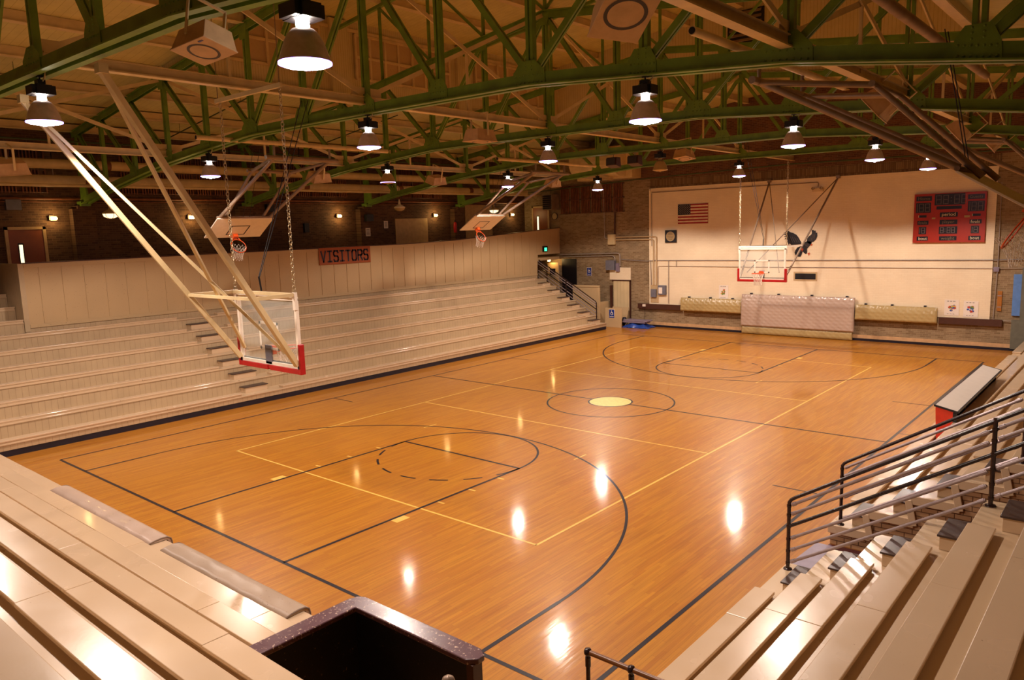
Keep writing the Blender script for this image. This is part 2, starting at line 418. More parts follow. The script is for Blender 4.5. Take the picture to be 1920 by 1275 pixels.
# ------------------------------------------------------------ far wall
m=MB(); m.box(-15.6,15.4,YF+.03,YF+.3,0,4.2); struct('wall_far',m,'brick_far')
g=MB(); zr=lambda x: zt(x)+.3
g.cur=0
m=MB(); m.poly([(-15.6,4.2),(15.4,4.2),(15.4,zr(15.4)+.1),(-.45,zr(-.45)+.1),(-15.6,zr(-15.6)+.1)],'y',YF+.03,YF+.3)
g=m; struct('wall_far_upper',m,'brick_far')
m=MB(); m.poly([(-8.1,7.25),(8.1,7.25),(8.1,zr(8.1)),(-.45,zr(-.45)),(-8.1,zr(-8.1))],'y',YF-.005,YF+.03); struct('wall_far_gable',m,'brick_top')
m=MB(); m.box(-7.45,7.15,YF-.008,YF+.03,6.78,7.25); struct('trim_1',m,'brick_soldier')
m=MB(); m.box(-7.42,7.08,YF-.02,YF+.03,1.14,6.78)
struct('wall_far_painted',m,'white_brick')
m=MB(); m.box(-7.46,7.1,YF-.05,YF-.018,6.70,6.80); struct('trim_60',m,'white_brick')
m=MB(); m.box(-7.5,-7.42,YF-.05,YF+.03,1.14,6.8); struct('trim_61',m,'white_brick')
m=MB(); m.box(-8.5,8.1,YF-.06,YF+.03,.10,.24); struct('trim_2',m,'base_tile')
m=MB(); m.box(-8.5,8.1,YF-.08,YF+.03,.0,.10); struct('baseboard_far',m,'skirt')
m=MB(); m.box(-8.13,-5.72,YF-.13,YF-.02,.89,1.14); m.box(5.3,7.5,YF-.13,YF-.02,.89,1.14)
m=MB(); m.box(-8.13,-5.72,YF-.13,YF-.02,.89,1.14)
tag(m.build('backing_board','ledge'),'dark brown board on the wall left of the khaki pads','board')
m=MB(); m.box(5.4,7.5,YF-.13,YF-.02,.89,1.14)
tag(m.build('backing_board','ledge'),'dark brown board on the wall right of the khaki pads, under two posters','board')
# left wall + gallery
m=MB(); m.box(XL-.3,XL,-21,YF+.3,0,9.0); struct('wall_left',m,'brick_left')
m=MB(); m.box(XR,XR+.3,-21,YF+.3,0,9.0); struct('wall_right',m,'brick_left')
m=MB(); m.box(-16,16,-21.3,-21,0,11); struct('wall_near',m,'brick_far')
for i,y in enumerate(TRY):
    m=MB(); m.box(XL,XL+.32,y-.35,y+.35,3.5,6.12); m.box(XL,XL+.42,y-.22,y+.22,6.12,6.22); struct('trim_%d'%(i+3),m,'brick_left')
m=MB(); m.box(XL,-13.1,-10.6,YF,3.35,3.5); struct('floor_gallery',m,'panel')
m=MB(); m.box(XL,XL+.04,10.3,12.35,3.5,6.35); m.box(XL,XL+.03,5.6,7.65,3.5,5.68); struct('wall_left_painted',m,'door_frame')
# roof
def roofslab(x0,x1,y0,y1,zo=.2):
    xs=[x0]+([-.45] if x0<-.45<x1 else [])+[x1]; m=MB()
    for a,b in zip(xs,xs[1:]):
        za,zb_=zt(a)+zo,zt(b)+zo
        v=[(a,y0,za),(b,y0,zb_),(b,y1,zb_),(a,y1,za),(a,y0,za+.15),(b,y0,zb_+.15),(b,y1,zb_+.15),(a,y1,za+.15)]
        m.add(v,[(0,3,2,1),(4,5,6,7),(0,1,5,4),(1,2,6,5),(2,3,7,6),(3,0,4,7)],False)
    return m
MX0,MX1,MY0,MY1=-9.0,8.05,-8.0,9.6
MZ=11.95; mz=lambda x: MZ+1.05*(1-abs(x+.47)/8.55)
m=roofslab(XL-.3,MX0-.06,-21,YF+.3); r=roofslab(MX1+.06,XR+.3,-21,YF+.3)
for q in (r,roofslab(MX0-.06,MX1+.06,-21,MY0+.05),roofslab(MX0-.06,MX1+.06,MY1+.06,YF+.3)):
    m.add(q.v,q.f,False)
ceil=struct('ceiling',m,'roof')
XS=[-.45+2.125*k for k in range(-7,8)]
for k in range(-7,8):
    x=XS[k+7]
    if abs(x+.45)<8.4 and abs(k)<4:
        for a,b in ((-20.5,MY0-.05),(MY1+.05,YF)):
            q=MB(); q.box(x-.07,x+.07,a,b,zt(x)-.02,zt(x)+.2); q.box(x-.11,x+.11,a,b,zt(x)-.035,zt(x)-.015); q.build('roof_purlin','beige',ceil)
    else:
        q=MB(); q.box(x-.07,x+.07,-20.5,YF,zt(x)-.02,zt(x)+.2); q.box(x-.11,x+.11,-20.5,YF,zt(x)-.035,zt(x)-.015); q.build('roof_purlin','beige',ceil)
# clerestory
m=MB()
for a,b in ((MX0-.2,-.47),(-.47,MX1+.2)):
    v=[(a,MY0-.1,mz(a)),(b,MY0-.1,mz(b)),(b,MY1+.1,mz(b)),(a,MY1+.1,mz(a))]; v+=[(p[0],p[1],p[2]+.15) for p in v]
    m.add(v,[(0,3,2,1),(4,5,6,7),(0,1,5,4),(1,2,6,5),(2,3,7,6),(3,0,4,7)],False)
mc=struct('ceiling_clerestory',m,'roof')
for x in (-6.8,-4.7,-2.6,-.47,1.65,3.8,5.9):
    q=MB(); q.box(x-.08,x+.08,MY0,MY1,mz(x)-.22,mz(x)); q.box(x-.12,x+.12,MY0,MY1,mz(x)-.24,mz(x)-.21); q.build('roof_purlin','beige',mc)
m=MB(); m.box(MX0-.12,MX0,MY0,MY1,9.4,MZ+.1); struct('wall_clerestory_left',m,'monitor_bead')
m=MB(); m.box(MX1,MX1+.12,MY0,MY1,9.4,MZ+.1); struct('wall_clerestory_right',m,'monitor_bead')
for nm,y in (('near',MY0),('far',MY1)):
    m=MB(); m.poly([(MX0,zt(MX0)+.02),(-.45,zt(-.45)+.02),(MX1,zt(MX1)+.02),(MX1,mz(MX1)),(-.47,mz(-.47)),(MX0,mz(MX0))],'y',y,y+.12)
    struct('wall_clerestory_'+nm,m,'monitor_bead_x')
# boarded clerestory windows: one frame per bay
n=1
for a,b in ((-7.3,-2.8),(-1.4,3.0),(4.4,8.9)):
    m=MB(); m.box(MX0-.005,MX0+.02,a,b,10.15,11.55)
    w_=struct('window_%d'%n,m,'panel'); n+=1
    f=MB()
    for z in (10.15,10.85,11.55): f.box(MX0+.02,MX0+.07,a,b,z-.04,z+.04)
    k=int(round((b-a)/.64))
    for i in range(k+1):
        y=a+(b-a)*i/k; f.box(MX0+.02,MX0+(.10 if i%2==0 else .06),y-.04,y+.04,10.15,11.55)
    f.build('window_frame','beige',w_)
for y in (-7.75,-2.1,3.7,9.25):
    m=MB(); m.box(MX0,MX0+.14,y-.35,y+.35,9.45,11.9); struct('trim_%d'%(20+int(y)),m,'monitor_bead')
m=MB(); m.box(MX0,MX0+.05,MY0,MY1,9.42,9.52); m.box(MX0,MX0+.06,MY0,MY1,11.6,11.7); struct('trim_40',m,'beige')
# louvre opening in far gable
fan=thing('exhaust_fan','dark square louvred fan opening high in the boarded gable wall','fan',(-.25,MY1,12.0))
m=MB(); m.box(-.93,.43,MY1-.08,MY1-.02,11.5,12.65); m.build('housing','black',fan)
m=MB()
for i in range(6): m.bar((-.85,MY1-.1,11.6+i*.19),(.35,MY1-.1,11.6+i*.19),.03,.1,(0,.5,1))
m.build('louvre','graybrown',fan)
# corner block upper far left: boxed cream duct housing
d=thing('air_duct','large cream boxed air duct with rounded belly high in the far left corner','duct',(-9.6,14.2,7.6))
m=MB(); m.box(-11.2,-7.95,14.2,YF-.01,7.35,8.75); m.build('duct_casing','beige',d,bevel=.03)
m=MB()
pr=[(13.6+.85*math.cos(a),8.15+.72*math.sin(a)) for a in [math.pi*.5+math.pi*i/12 for i in range(13)]]+[(14.2,7.43),(14.2,8.87)]
m.poly([(p[0]+.2,p[1]) for p in pr[:13]]+[(14.2,7.43),(14.2,8.87)],'x',-10.8,-8.3); m.build('duct_belly','beige',d)

# ------------------------------------------------------------ trusses
def truss_builder():
    root=thing('roof_truss','','roof truss',(0,0,0),'green riveted roof trusses')
    m=MB()
    P=[(x,zb(x)) for x in [-15.2]+XS[1:]+[14.4]] ; P=[p for i,p in enumerate(P) if i==0 or p[0]>P[i-1][0]+.01]
    for (a,za),(b,z2) in zip(P,P[1:]):
        for sy in (-.06,.06): m.bar((a,sy,za+.11),(b,sy,z2+.11),.022,.2,ext=.004)
        for sy in (-.105,.105): m.bar((a,sy,za+.012),(b,sy,z2+.012),.11,.02,ext=.004)
    m.build('bottom_chord','green',root,local=True)
    m=MB()
    for a,b in ((-15.4,-.45),(-.45,14.5)):
        for sy in (-.06,.06): m.bar((a,sy,zt(a)-.12),(b,sy,zt(b)-.12),.02,.17)
        m.bar((a,0,zt(a)-.03),(b,0,zt(b)-.03),.24,.02)
    m.build('top_chord','green',root,local=True)
    for i,x in enumerate(XS[1:-1]):
        m=MB(); k=i-6
        for sx in (-.045,.045): m.bar((x+sx,0,zb(x)+.12),(x+sx,0,zt(x)-.1),.055,.1,(0,1,0))
        m.build('vertical_post','green',root,local=True)
        # gusset plates with rivets
        g=MB(); gw=.34 if abs(k) in (0,2,4) else .24; zz=zb(x)
        g.poly([(x-gw,zb(x-gw)+.02),(x+gw,zb(x+gw)+.02),(x+gw*.95,zb(x+gw)+.24),(x+.13,zz+.40),(x-.13,zz+.40),(x-gw*.95,zb(x-gw)+.24)],'y',-.085,-.073)
        for rx in [-gw*.8+gw*1.6*j/6 for j in range(7)]:
            for rz in (.06,.17):
                g.lathe([(.018,0),(.013,-.01),(0.001,-.014)],(x+rx,-.085,zb(x+rx)+rz),6,'y')
        for j in range(3):
            for sx in (-.06,.06): g.lathe([(.016,0),(.012,-.009),(.001,-.012)],(x+sx,-.085,zz+.25+.06*j),6,'y')
        g.build('gusset_plate','green',root,local=True)
        g=MB(); tz=zt(x)
        g.poly([(x-.2,zt(x-.2)-.06),(x+.2,zt(x+.2)-.06),(x+.12,tz-.38),(x-.12,tz-.38)],'y',-.082,-.072)
        g.build('gusset_plate','green',root,local=True)
    # diagonals
    for k in range(-7,7):
        a,b=XS[k+7],XS[k+8]
        if k<=-3: p,q=(a,zt(a)-.12),(b,zb(b)+.15)      # falls towards middle
        elif k<0: p,q=(a,zb(a)+.15),(b,zt(b)-.12)
        elif k<2: p,q=(a,zt(a)-.12),(b,zb(b)+.15)
        else: p,q=(a,zb(a)+.15),(b,zt(b)-.12)
        if k==-7: p=(-15.0,zt(-15.0)-.12)
        if k==6: q=(14.2,zt(14.2)-.12)
        m=MB()
        for s in (-.035,.035): m.bar((p[0],s,p[1]),(q[0],s,q[1]),.04,.10)
        m.build('diagonal_brace','green',root,local=True)
    m=MB(); m.box(-15.3,-14.95,-.15,.15,6.2,6.35); m.build('bearing_shoe','green',root,local=True)
    m=MB(); m.poly([(-15.25,6.3),(-14.7,6.35),(-15.2,8.5),(-15.3,8.5)],'y',-.03,.03); m.build('end_gusset','green',root,local=True)
    m=MB()
    m.poly([(14.4,6.2),(14.5,8.5),(14.4,8.5),(13.9,6.3)],'y',-.03,.03); m.build('end_gusset','green',root,local=True)
    return root
tr=truss_builder()
TL=['green riveted roof truss nearest the camera, crossing the top left corner','thick green roof truss second from the camera, running through the big speaker at top',
    'middle green roof truss, third from the camera','fourth green roof truss from the camera, just beyond the middle one','farthest green roof truss, nearest the flag wall']
tr.location=(0,TRY[0],0); tr['label']=TL[0]; TR=[tr]
for y,lb in zip(TRY[1:],TL[1:]): TR.append(dup(tr,(0,y,0),lb))
for t,y in zip(TR,TRY):
    if y in (-2.1,3.7):
        for a,b in ((MX0+.05,-.47),(-.47,MX1-.05)):
            m=MB(); m.bar((a,y,mz(a)-.35),(b,y,mz(b)-.35),.1,.1); m.build('upper_rafter','green',t)
        for k in range(-3,4):
            x=XS[k+7]; m=MB(); m.bar((x,y,zt(x)),(x,y,mz(x)-.35),.07,.07,(0,1,0)); m.build('upper_post','green',t)
            if k<3:
                x2=XS[k+8]; m=MB()
                if k<0: m.bar((x,y,mz(x)-.4),(x2,y,zt(x2)),.05,.07)
                else: m.bar((x,y,zt(x)),(x2,y,mz(x2)-.4),.05,.07)
                m.build('upper_brace','green',t)
# sway frames along the hall
for x,lb in ((-8.95,'cream sway bracing running lengthwise on the left, above the visitors side'),(-.45,'cream sway bracing running lengthwise down the middle of the roof'),(8.05,'cream sway bracing running lengthwise on the right side of the roof')):
    s=thing('sway_bracing',lb,'bracing',(x,0,zb(x)))
    YY=list(TRY)+[YF if x>-8 else 14.1]
    for a,b in zip(YY,YY[1:]):
        m=MB(); z0=zb(x)+.28
        m.bar((x,a+.08,z0),(x,b-.08,z0),.03,.14); m.bar((x,a+.08,z0-.08),(x,b-.08,z0-.08),.16,.02); m.bar((x,a+.08,z0+.07),(x,b-.08,z0+.07),.1,.015)
        m.cbox((x,a+.2,z0+.1),(.02,.34,.3)); m.cbox((x,b-.2,z0+.1),(.02,.34,.3)); m.build('strut','beige',s)
        if b<14:
            z1=zt(x)-.15
            for p,q in (((x-.02,a+.2,z0+.15),(x-.02,b-.1,z1)),((x+.02,a+.1,z1),(x+.02,b-.2,z0+.15))):
                m=MB(); m.bar(p,q,.03,.09); m.build('cross_brace','beige',s)
            m=MB(); m.bar((x,(a+b)/2,z0),(x,(a+b)/2,(z0+z1)/2+.1),.05,.05,(0,1,0)); m.build('hanger','beige',s)
# ------------------------------------------------------------ high bay lamps
def lamp_proto():
    root=thing('high_bay_lamp','','ceiling light',(0,0,0),'high bay lamps on the roof trusses')
    m=MB(); m.tube([(0,0,.0),(0,0,-.05)],.012,6); m.torus((0,0,-.07),.025,.008,'y',10,5); m.box(-.04,.04,-.03,.03,-.005,.02); m.build('hook','black',root,local=True)
    m=MB(); m.lathe([(.001,-.085),(.07,-.09),(.075,-.13),(.12,-.14),(.14,-.16),(.14,-.235),(.12,-.25),(.06,-.26)],(0,0,0),8,smooth=False)
    m.box(-.07,.07,-.05,.05,-.10,-.04)
    m.cbox((.0,0,-.185),(.25,.31,.12)); m.cbox((0,0,-.185),(.31,.2,.13)); m.build('ballast_housing','black',root,local=True)
    m=MB(); m.tube([(.03,0,-.10),(.10,.03,-.02),(.13,.05,.10),(.02,.06,.22),(-.16,.07,.26)],.012,6); m.build('power_cable','beige',root,local=True)
    m=MB(); m.lathe([(.06,-.26),(.06,-.325),(.075,-.335)],(0,0,0),14); m.build('lamp_collar','collar',root,local=True)
    m=MB(); m.lathe([(.07,-.325),(.10,-.335),(.14,-.375),(.175,-.44),(.205,-.52),(.228,-.60),(.237,-.615),(.237,-.625),(.222,-.612),(.195,-.51),(.165,-.44),(.13,-.38),(.07,-.34)],(0,0,0),28)
    m.build('reflector','lampshade',root,local=True)
    m=MB(); m.cur=0; m.lathe([(.222,-.625),(.20,-.645),(.12,-.66),(.03,-.665),(.028,-.68),(.001,-.682)],(0,0,0),28); m.cur=1; m.lathe([(.2375,-.616),(.238,-.632),(.222,-.63)],(0,0,0),28)
    m.build('lens',['lens','lens_rim'],root,local=True)
    return root
lp=lamp_proto(); LDATA=bpy.data.lights.new('lamp_light','SPOT')
LDATA.shadow_soft_size=.11; LDATA.energy=LAMP_W; LDATA.color=LAMP_COL; LDATA.spot_size=math.radians(150); LDATA.spot_blend=.22
LDIM=LDATA.copy(); LDIM.energy=LAMP_W*.15
LFAR=LDATA.copy(); LFAR.energy=LAMP_W*1.5
rown=['nearest','second','third','fourth','farthest']; coln={0:'left',1:'middle',2:'right'}
first=True
for j,y in enumerate(TRY):
    for i,x in enumerate(LAMPX):
        off=(j==3 and i==1); dim=(j==2 and i==0)
        lb='%s bell lamp at %s under the %s roof truss from the camera'%('unlit' if off else ('faintly glowing' if dim else 'lit'),coln[i],rown[j])
        loc=(x,y,zb(x)-.005)
        if first: o=lp; o.location=loc; o['label']=lb; first=False
        else: o=dup(lp,loc,lb)
        if off or dim:
            for c in [q for q in bpy.data.objects if q.parent==o]:
                if c.name.startswith('lens') or (off and c.name.startswith('lamp_collar')):
                    c.data=c.data.copy(); c.data.materials[0]=M['lens_off']
                    if c.name.startswith('lens'): c.data.materials[1]=M['lens_off'] if off else M['lens_rim']
                if c.name.startswith('reflector'): c.data=c.data.copy(); c.data.materials[0]=M['shade_dim']  # duller bell colour stands in for the missing lamp glow
        if not off:
            l=bpy.data.objects.new('lamp_light',LDIM if dim else (LFAR if j==4 else LDATA)); COL.objects.link(l); l.location=(x,y,loc[2]-.70)

for k,(ya,lb) in enumerate(((-11.2,'nearest'),(-5.1,'second'),(.8,'third'),(6.6,'fourth'))):
    p=thing('sprinkler_pipe','thin green pipe sloping under the left roof boards in the %s bay'%lb,'pipe',(-12,ya,zt(-12)),'thin sloping roof pipes')
    m=MB(); m.tube([(-15.2,ya,zt(-15.2)-.12),(-9.5,ya,zt(-9.5)-.12)],.02,6); m.build('pipe_run','green_dk',p)
    for x in (-14,-12,-10): m=MB(); m.tube([(x,ya,zt(x)-.12),(x,ya,zt(x)+.2)],.008,5); m.build('hanger','green_dk',p)
# ------------------------------------------------------------ bleachers
def mapper(kind):
    if kind=='left': return lambda d0,d1,s0,s1: (LX-d1,LX-d0,s0,s1)
    if kind=='right': return lambda d0,d1,s0,s1: (RX+d0,RX+d1,s0,s1)
    return lambda d0,d1,s0,s1: (s0,s1,NY-d1,NY-d0)
def stand(kind,D,label,tiers,aisles=(),joints=3.0,base=True,loc=(0,0,0)):
    """tiers: list of (k,s0,s1). aisles: list of (s0,s1) where seat planks stop"""
    mp=mapper(kind); root=thing('bleacher_stand',label,'bleachers',loc,None)
    bead='bead_x' if kind=='near' else 'bead_y'
    rnd=random.Random(len(label))
    for k,s0,s1 in tiers:
        zt_=.325+RISE*k; z0=zt_-RISE if k else .155
        m=MB(); x=mp(k*D,k*D+.03,s0,s1); m.box(x[0],x[1],x[2],x[3],z0,zt_-.03); m.build('riser_board',bead,root)
        m=MB(); x=mp(k*D-.02,(k+1)*D+.02,s0,s1); m.box(x[0],x[1],x[2],x[3],zt_-.04,zt_); m.build('tread','tread',root,bevel=.006)
        cuts=[(s0,s1)]
        for a,b in aisles:
            nc=[]
            for p,q in cuts:
                if b<=p or a>=q: nc.append((p,q))
                else:
                    if a>p: nc.append((p,a))
                    if b<q: nc.append((b,q))
            cuts=nc
        for p,q in cuts:
            m=MB(); s=p
            while s<q-.01:
                e=min(q,s+joints+rnd.uniform(.3,1.4)); e=q if q-e<.6 else e
                dz=rnd.uniform(-.002,.002); dd=rnd.uniform(-.006,.006)
                x=mp(k*D-.02+dd,k*D+.24+dd,s+.002,e-.002); m.box(x[0],x[1],x[2],x[3],zt_+.040+dz,zt_+.080+dz); s=e
            m.build('seat_plank','plank',root,bevel=.007)
            m=MB(); x=mp(k*D-.01,k*D+.215,p+.01,q-.01); m.box(x[0],x[1],x[2],x[3],zt_,zt_+.041); m.build('plank_riser','tread',root)
    if base:
        k,s0,s1=tiers[0]; m=MB(); x=mp(.012,.06,s0,s1); m.box(x[0],x[1],x[2],x[3],0,.16); m.build('toe_skirting','skirt',root)
    return root
def steps(kind,D,root,ks,s0,s1):
    mp=mapper(kind)
    for k in ks:
        z=.325+RISE*k; m=MB(); x=mp(D-.30+k*D,(k+1)*D,s0+.03,s1-.03); m.box(x[0],x[1],x[2],x[3],z,z+.155); st=m.build('step_block','plank',root,bevel=.005)
        m=MB(); x=mp(D-.32+k*D,(k+1)*D,s0,s1); m.box(x[0],x[1],x[2],x[3],z+.155,z+.18); m.build('tread_cover','brown_tread',st,bevel=.006)
ls=stand('left',LD,'long cream bleacher stand along the left wall below the VISITORS panel',[(k,-13.1,13.1) for k in range(7)]+[(k,-13.1,-10.75) for k in (7,8,9)],[(-6.55,-5.15),(12.2,13.1)],loc=(LX,0,0))
steps('left',LD,ls,range(6),-6.27,-5.46); steps('left',LD,ls,range(6),12.35,13.05)
m=MB(); m.box(-13.1,-13.06,-10.7,13.1,2.40,2.66); m.build('back_board','bead_y',ls)
m=MB(); m.poly([(LX-.612*k-o,.26+RISE*j) for k,j,o in [(0,-1,.02),(0,0,.02)]]+[(LX-.612*k-.02,.26+RISE*kk) for k in range(1,7) for kk in (k-1,k)]+[(-13.05,.26+RISE*6),(-13.05,0),(LX-.02,0)],'y',13.04,13.1); m.build('end_panel','bead_x',ls)
rs=stand('right',RD,'cream bleacher stand on the right, in the near corner below the camera',[(k,-13.35,-8.1) for k in range(7)],[(-9.2,-8.1)],2.0,loc=(RX,-10,0))
steps('right',RD,rs,range(6),-9.08,-8.48)
rf=stand('right',RD,'cream bleacher stand on the right side beyond the railings, behind the scorers table',[(k,-6.35,14.9) for k in range(7)],[(-6.35,-5.3),(11.4,12.2)],4.0,loc=(RX,0,0))
steps('right',RD,rf,range(6),-6.24,-5.6)
prof=[(RX,.0),(RX,.26)]
for k in range(1,7): prof+=[(RX+RD*k,.26+RISE*(k-1)),(RX+RD*k,.26+RISE*k)]
prof+=[(RX+RD*7,.26+RISE*6),(RX+RD*7,0)]
m=MB(); m.poly(prof,'y',-6.36,-6.30); m.build('brick_end_wall','brick_side',rf)
m=MB()
for k in range(7):
    z=.325+RISE*k; m.box(RX+RD*k-.03,RX+RD*(k+1)+.02,-6.40,-6.34,z-.13,z+.003)
    m.bar((RX+RD*(k+1)+.02,-6.38,z-.10),(RX+RD*(k+1)-.06,-6.38,z+.28),.05,.10,(1,0,0))
m.build('step_edging','plank',rf,bevel=.008)
prof2=[(a,b) for a,b in prof]; m=MB(); m.poly(prof2,'y',-8.15,-8.10); m.build('side_wall','brick_side',rs)
m=MB(); m.poly(prof2,'y',-13.38,-13.33); m.build('side_wall','bead_x',rs)
ns=stand('near',ND,'glossy cream bleacher stand across the near end of the court, lower left',[(k,-8.75,5.9) for k in range(3)]+[(k,-8.75,9.6) for k in range(3,7)],[],2.6,loc=(0,NY,0))
m=MB(); m.box(RX,RX+2.4,-8.1,-6.4,.0,.012); struct('floor_opening',m,'dark_floor')
m=MB(); m.poly([(8.02,-7.85),(8.40,-7.85),(8.40,-6.55),(8.10,-6.55)],'z',.014,.05)
tag(m.build('metal_sill','mat_gray'),'pale grey metal sheet lying in the stair opening beside the near railing post','sheet')
# mats draped over front seat of near stand
def mat(s0,s1,label,mt):
    r=thing('bench_mat',label,'mat',((s0+s1)/2,NY,.4),'mats draped over the front bench'); m=MB(); rd=random.Random(int(s0*7)+50)
    prof=[(.25,.412),(.25,.43),(.16,.45),(.05,.462),(-.04,.455),(-.095,.42),(-.11,.36),(-.105,.24),(-.09,.16),(-.06,.16),(-.07,.3),(-.045,.40),(.0,.412)]
    n=int((s1-s0)/.09); v=[];f=[]; N=len(prof)
    for i in range(n+1):
        s=s0+(s1-s0)*i/n
        for j,(d,z) in enumerate(prof):
            wv=.010*math.sin(i*.9+j)+rd.uniform(-.004,.004) if 1<j<9 else 0
            v.append((s,NY-d+(-wv if j>4 else 0),z+(wv*.7 if j<6 else 0)))
    for i in range(n):
        for j in range(N): f.append((i*N+j,i*N+(j+1)%N,(i+1)*N+(j+1)%N,(i+1)*N+j))
    m.add(v,f,True); m.add(v[:N],[tuple(range(N))],False); m.add(v[-N:],[tuple(range(N))[::-1]],False)
    m.build('pad',mt,r)
    m=MB()
    for s in (s0,s1):
        m.tube([(s,NY-d*.98,z-.008) for d,z in prof[1:9]],.012,6)
    m.build('foam_edge','foam',r); return r
mat(-3.72,.40,'pale padded mat draped over the near stand front bench, farther from the dark parapet','pad_lt')
mat(.78,4.08,'cracked grey padded mat draped over the front bench, next to the dark parapet','pad_gray')
# parapet round the near stair opening
pa=thing('stair_parapet','dark parapet wall with chipped maroon cap at bottom centre of the view','parapet',(6.8,-13.9,0))
m=MB(); m.box(5.97,6.05,-15.0,-13.74,0,1.36); m.box(5.97,7.62,-13.82,-13.74,0,1.36); m.build('wall_boards','navy_wall',pa,bevel=.004)
m=MB(); m.poly([(5.92,-15.02),(5.92,-13.80),(5.955,-13.71),(6.03,-13.67),(7.60,-13.66),(7.70,-13.72),(7.70,-13.80),(7.62,-13.87),(6.12,-13.87),(6.12,-15.02)],'z',1.355,1.41); m.build('cap','maroon_cap',pa,bevel=.01)
m=MB(); m.box(7.60,7.68,-13.85,-13.73,0,1.36); m.build('end_post','ledge',pa,bevel=.005)
# ------------------------------------------------------------ railings
def railing(label,y,xs,zs,dirn,loc):
    r=thing('stair_railing',label,'railing',loc,'stair railings'); sl=(zs[1]-zs[0])/(xs[1]-xs[0])
    H=1.01; X0=xs[0]; X1=xs[-1]
    for i,(x,z) in enumerate(zip(xs,zs)):
        m=MB()
        if i: m.tube([(x,y,z),(x,y,z+H+.02)],.025,10)
        else: m.tube([(x,y,z),(x,y,z+H-.12)],.025,10)
        m.lathe([(.001,.02),(.055,.015),(.06,0)],(x,y,z),12)
        for h in (.09,.26,.43,.61,.77,.90): m.lathe([(.031,-.015),(.031,.015)],(x,y,z+h),10)
        m.build('post','railblack',r)
    m=MB(); p=[(X0,y,zs[0]+H-.12),(X0,y,zs[0]+H-.06),(X0+dirn*.03,y,zs[0]+H-.015),(X0+dirn*.09,y,zs[0]+H+.03),(X1,y,zs[-1]+H)]
    m.tube(p,.024,10); m.build('handrail','railblack',r)
    m=MB(); m.tube([(X0,y,zs[0]+.61),(X1,y,zs[-1]+.61)],.024,10); m.build('mid_rail','railblack',r)
    for h in (.09,.26,.43,.77,.90):
        for (xa,za),(xb,zb_) in zip(zip(xs,zs),zip(xs[1:],zs[1:])):
            m=MB(); m.tube([(xa+dirn*.05,y,za+h+sl*dirn*.05),(xb-dirn*.05,y,zb_+h-sl*dirn*.05)],.021,8)
            for q in (.03,.96): m.tube([(lerp(xa,xb,q-.012),y,lerp(za,zb_,q-.012)+h),(lerp(xa,xb,q+.012),y,lerp(za,zb_,q+.012)+h)],.027,8)
            m.build('steel_rail','steel',r)
    return r
railing('stair railing on the right, the one closest to the camera, with black handrail',-8.3,[8.30,10.6,12.9],[.325,1.735,3.145],1,(8.3,-8.3,.3))
railing('second stair railing on the right, between the nearest one and the red scorers table',-6.3,[8.37,10.67,12.95],[.325,1.735,3.145],1,(8.37,-6.3,.3))
railing('sloping stair railing at the far end of the left stand beside the open doorway',13.3,[-9.5,-11.36,-13.2],[.325,1.40,2.44],-1,(-9.5,13.3,.3))
g=thing('guard_rail','brown pipe guard rail with dark fittings at the bottom edge right of the parapet','railing',(8.2,-12.85,0))
for x,z0 in ((8.17,0),(8.63,.325)):
    m=MB(); m.tube([(x,-12.85,z0),(x,-12.85,1.17)],.021,10); m.tube([(x,-12.85,1.06),(x,-12.85,1.15)],.027,10); m.build('post','railblack',g)
    m=MB(); m.lathe([(.001,.038),(.028,.03),(.037,.01),(.037,-.015),(.027,-.03)],(x,-12.85,1.20),12); m.build('fitting','railblack',g)
m=MB(); m.tube([(8.17,-12.85,1.2),(8.63,-12.85,1.2),(9.6,-12.85,1.2)],.026,10); m.build('top_rail','brownrail',g)

# ------------------------------------------------------------ VISITORS wall
vw=thing('partition_wall','tall cream batten partition along the top of the left stand','partition',(-13.05,0,2.6))
m=MB()
top=[(-10.6,4.47),(4.0,4.53),(7,4.60),(15.08,5.03)]
m.poly([(-10.6,2.63)]+top+[(15.08,3.66),(13.15,3.66),(13.08,2.63)],'x',-13.15,-13.05); m.build('boarding','panel',vw)
m=MB()
for i in range(42):
    y=-10.2+.613*i
    if y<15: m.box(-13.05,-13.035,y-.022,y+.022,2.72 if y<13 else 3.75,interp(top,y)-.1)
m.build('batten','panel',vw)
m=MB()
for (a,za),(b,z2) in zip(top,top[1:]): m.bar((-13.06,a,za-.06),(-13.06,b,z2-.06),.07,.12); 
m.box(-13.05,-13.03,-10.6,13.08,2.60,2.70); m.build('rail_trim','panel',vw)
m=MB()
for (a,za),(b,z2) in zip(top,top[1:]): m.bar((-13.09,a,za+.01),(-13.09,b,z2+.01),.16,.03)
m.build('coping','ledge',vw)
m=MB(); m.box(-15.4,-13.04,-10.74,-10.603,2.5,4.47); m.build('return_boarding','bead_x',vw)
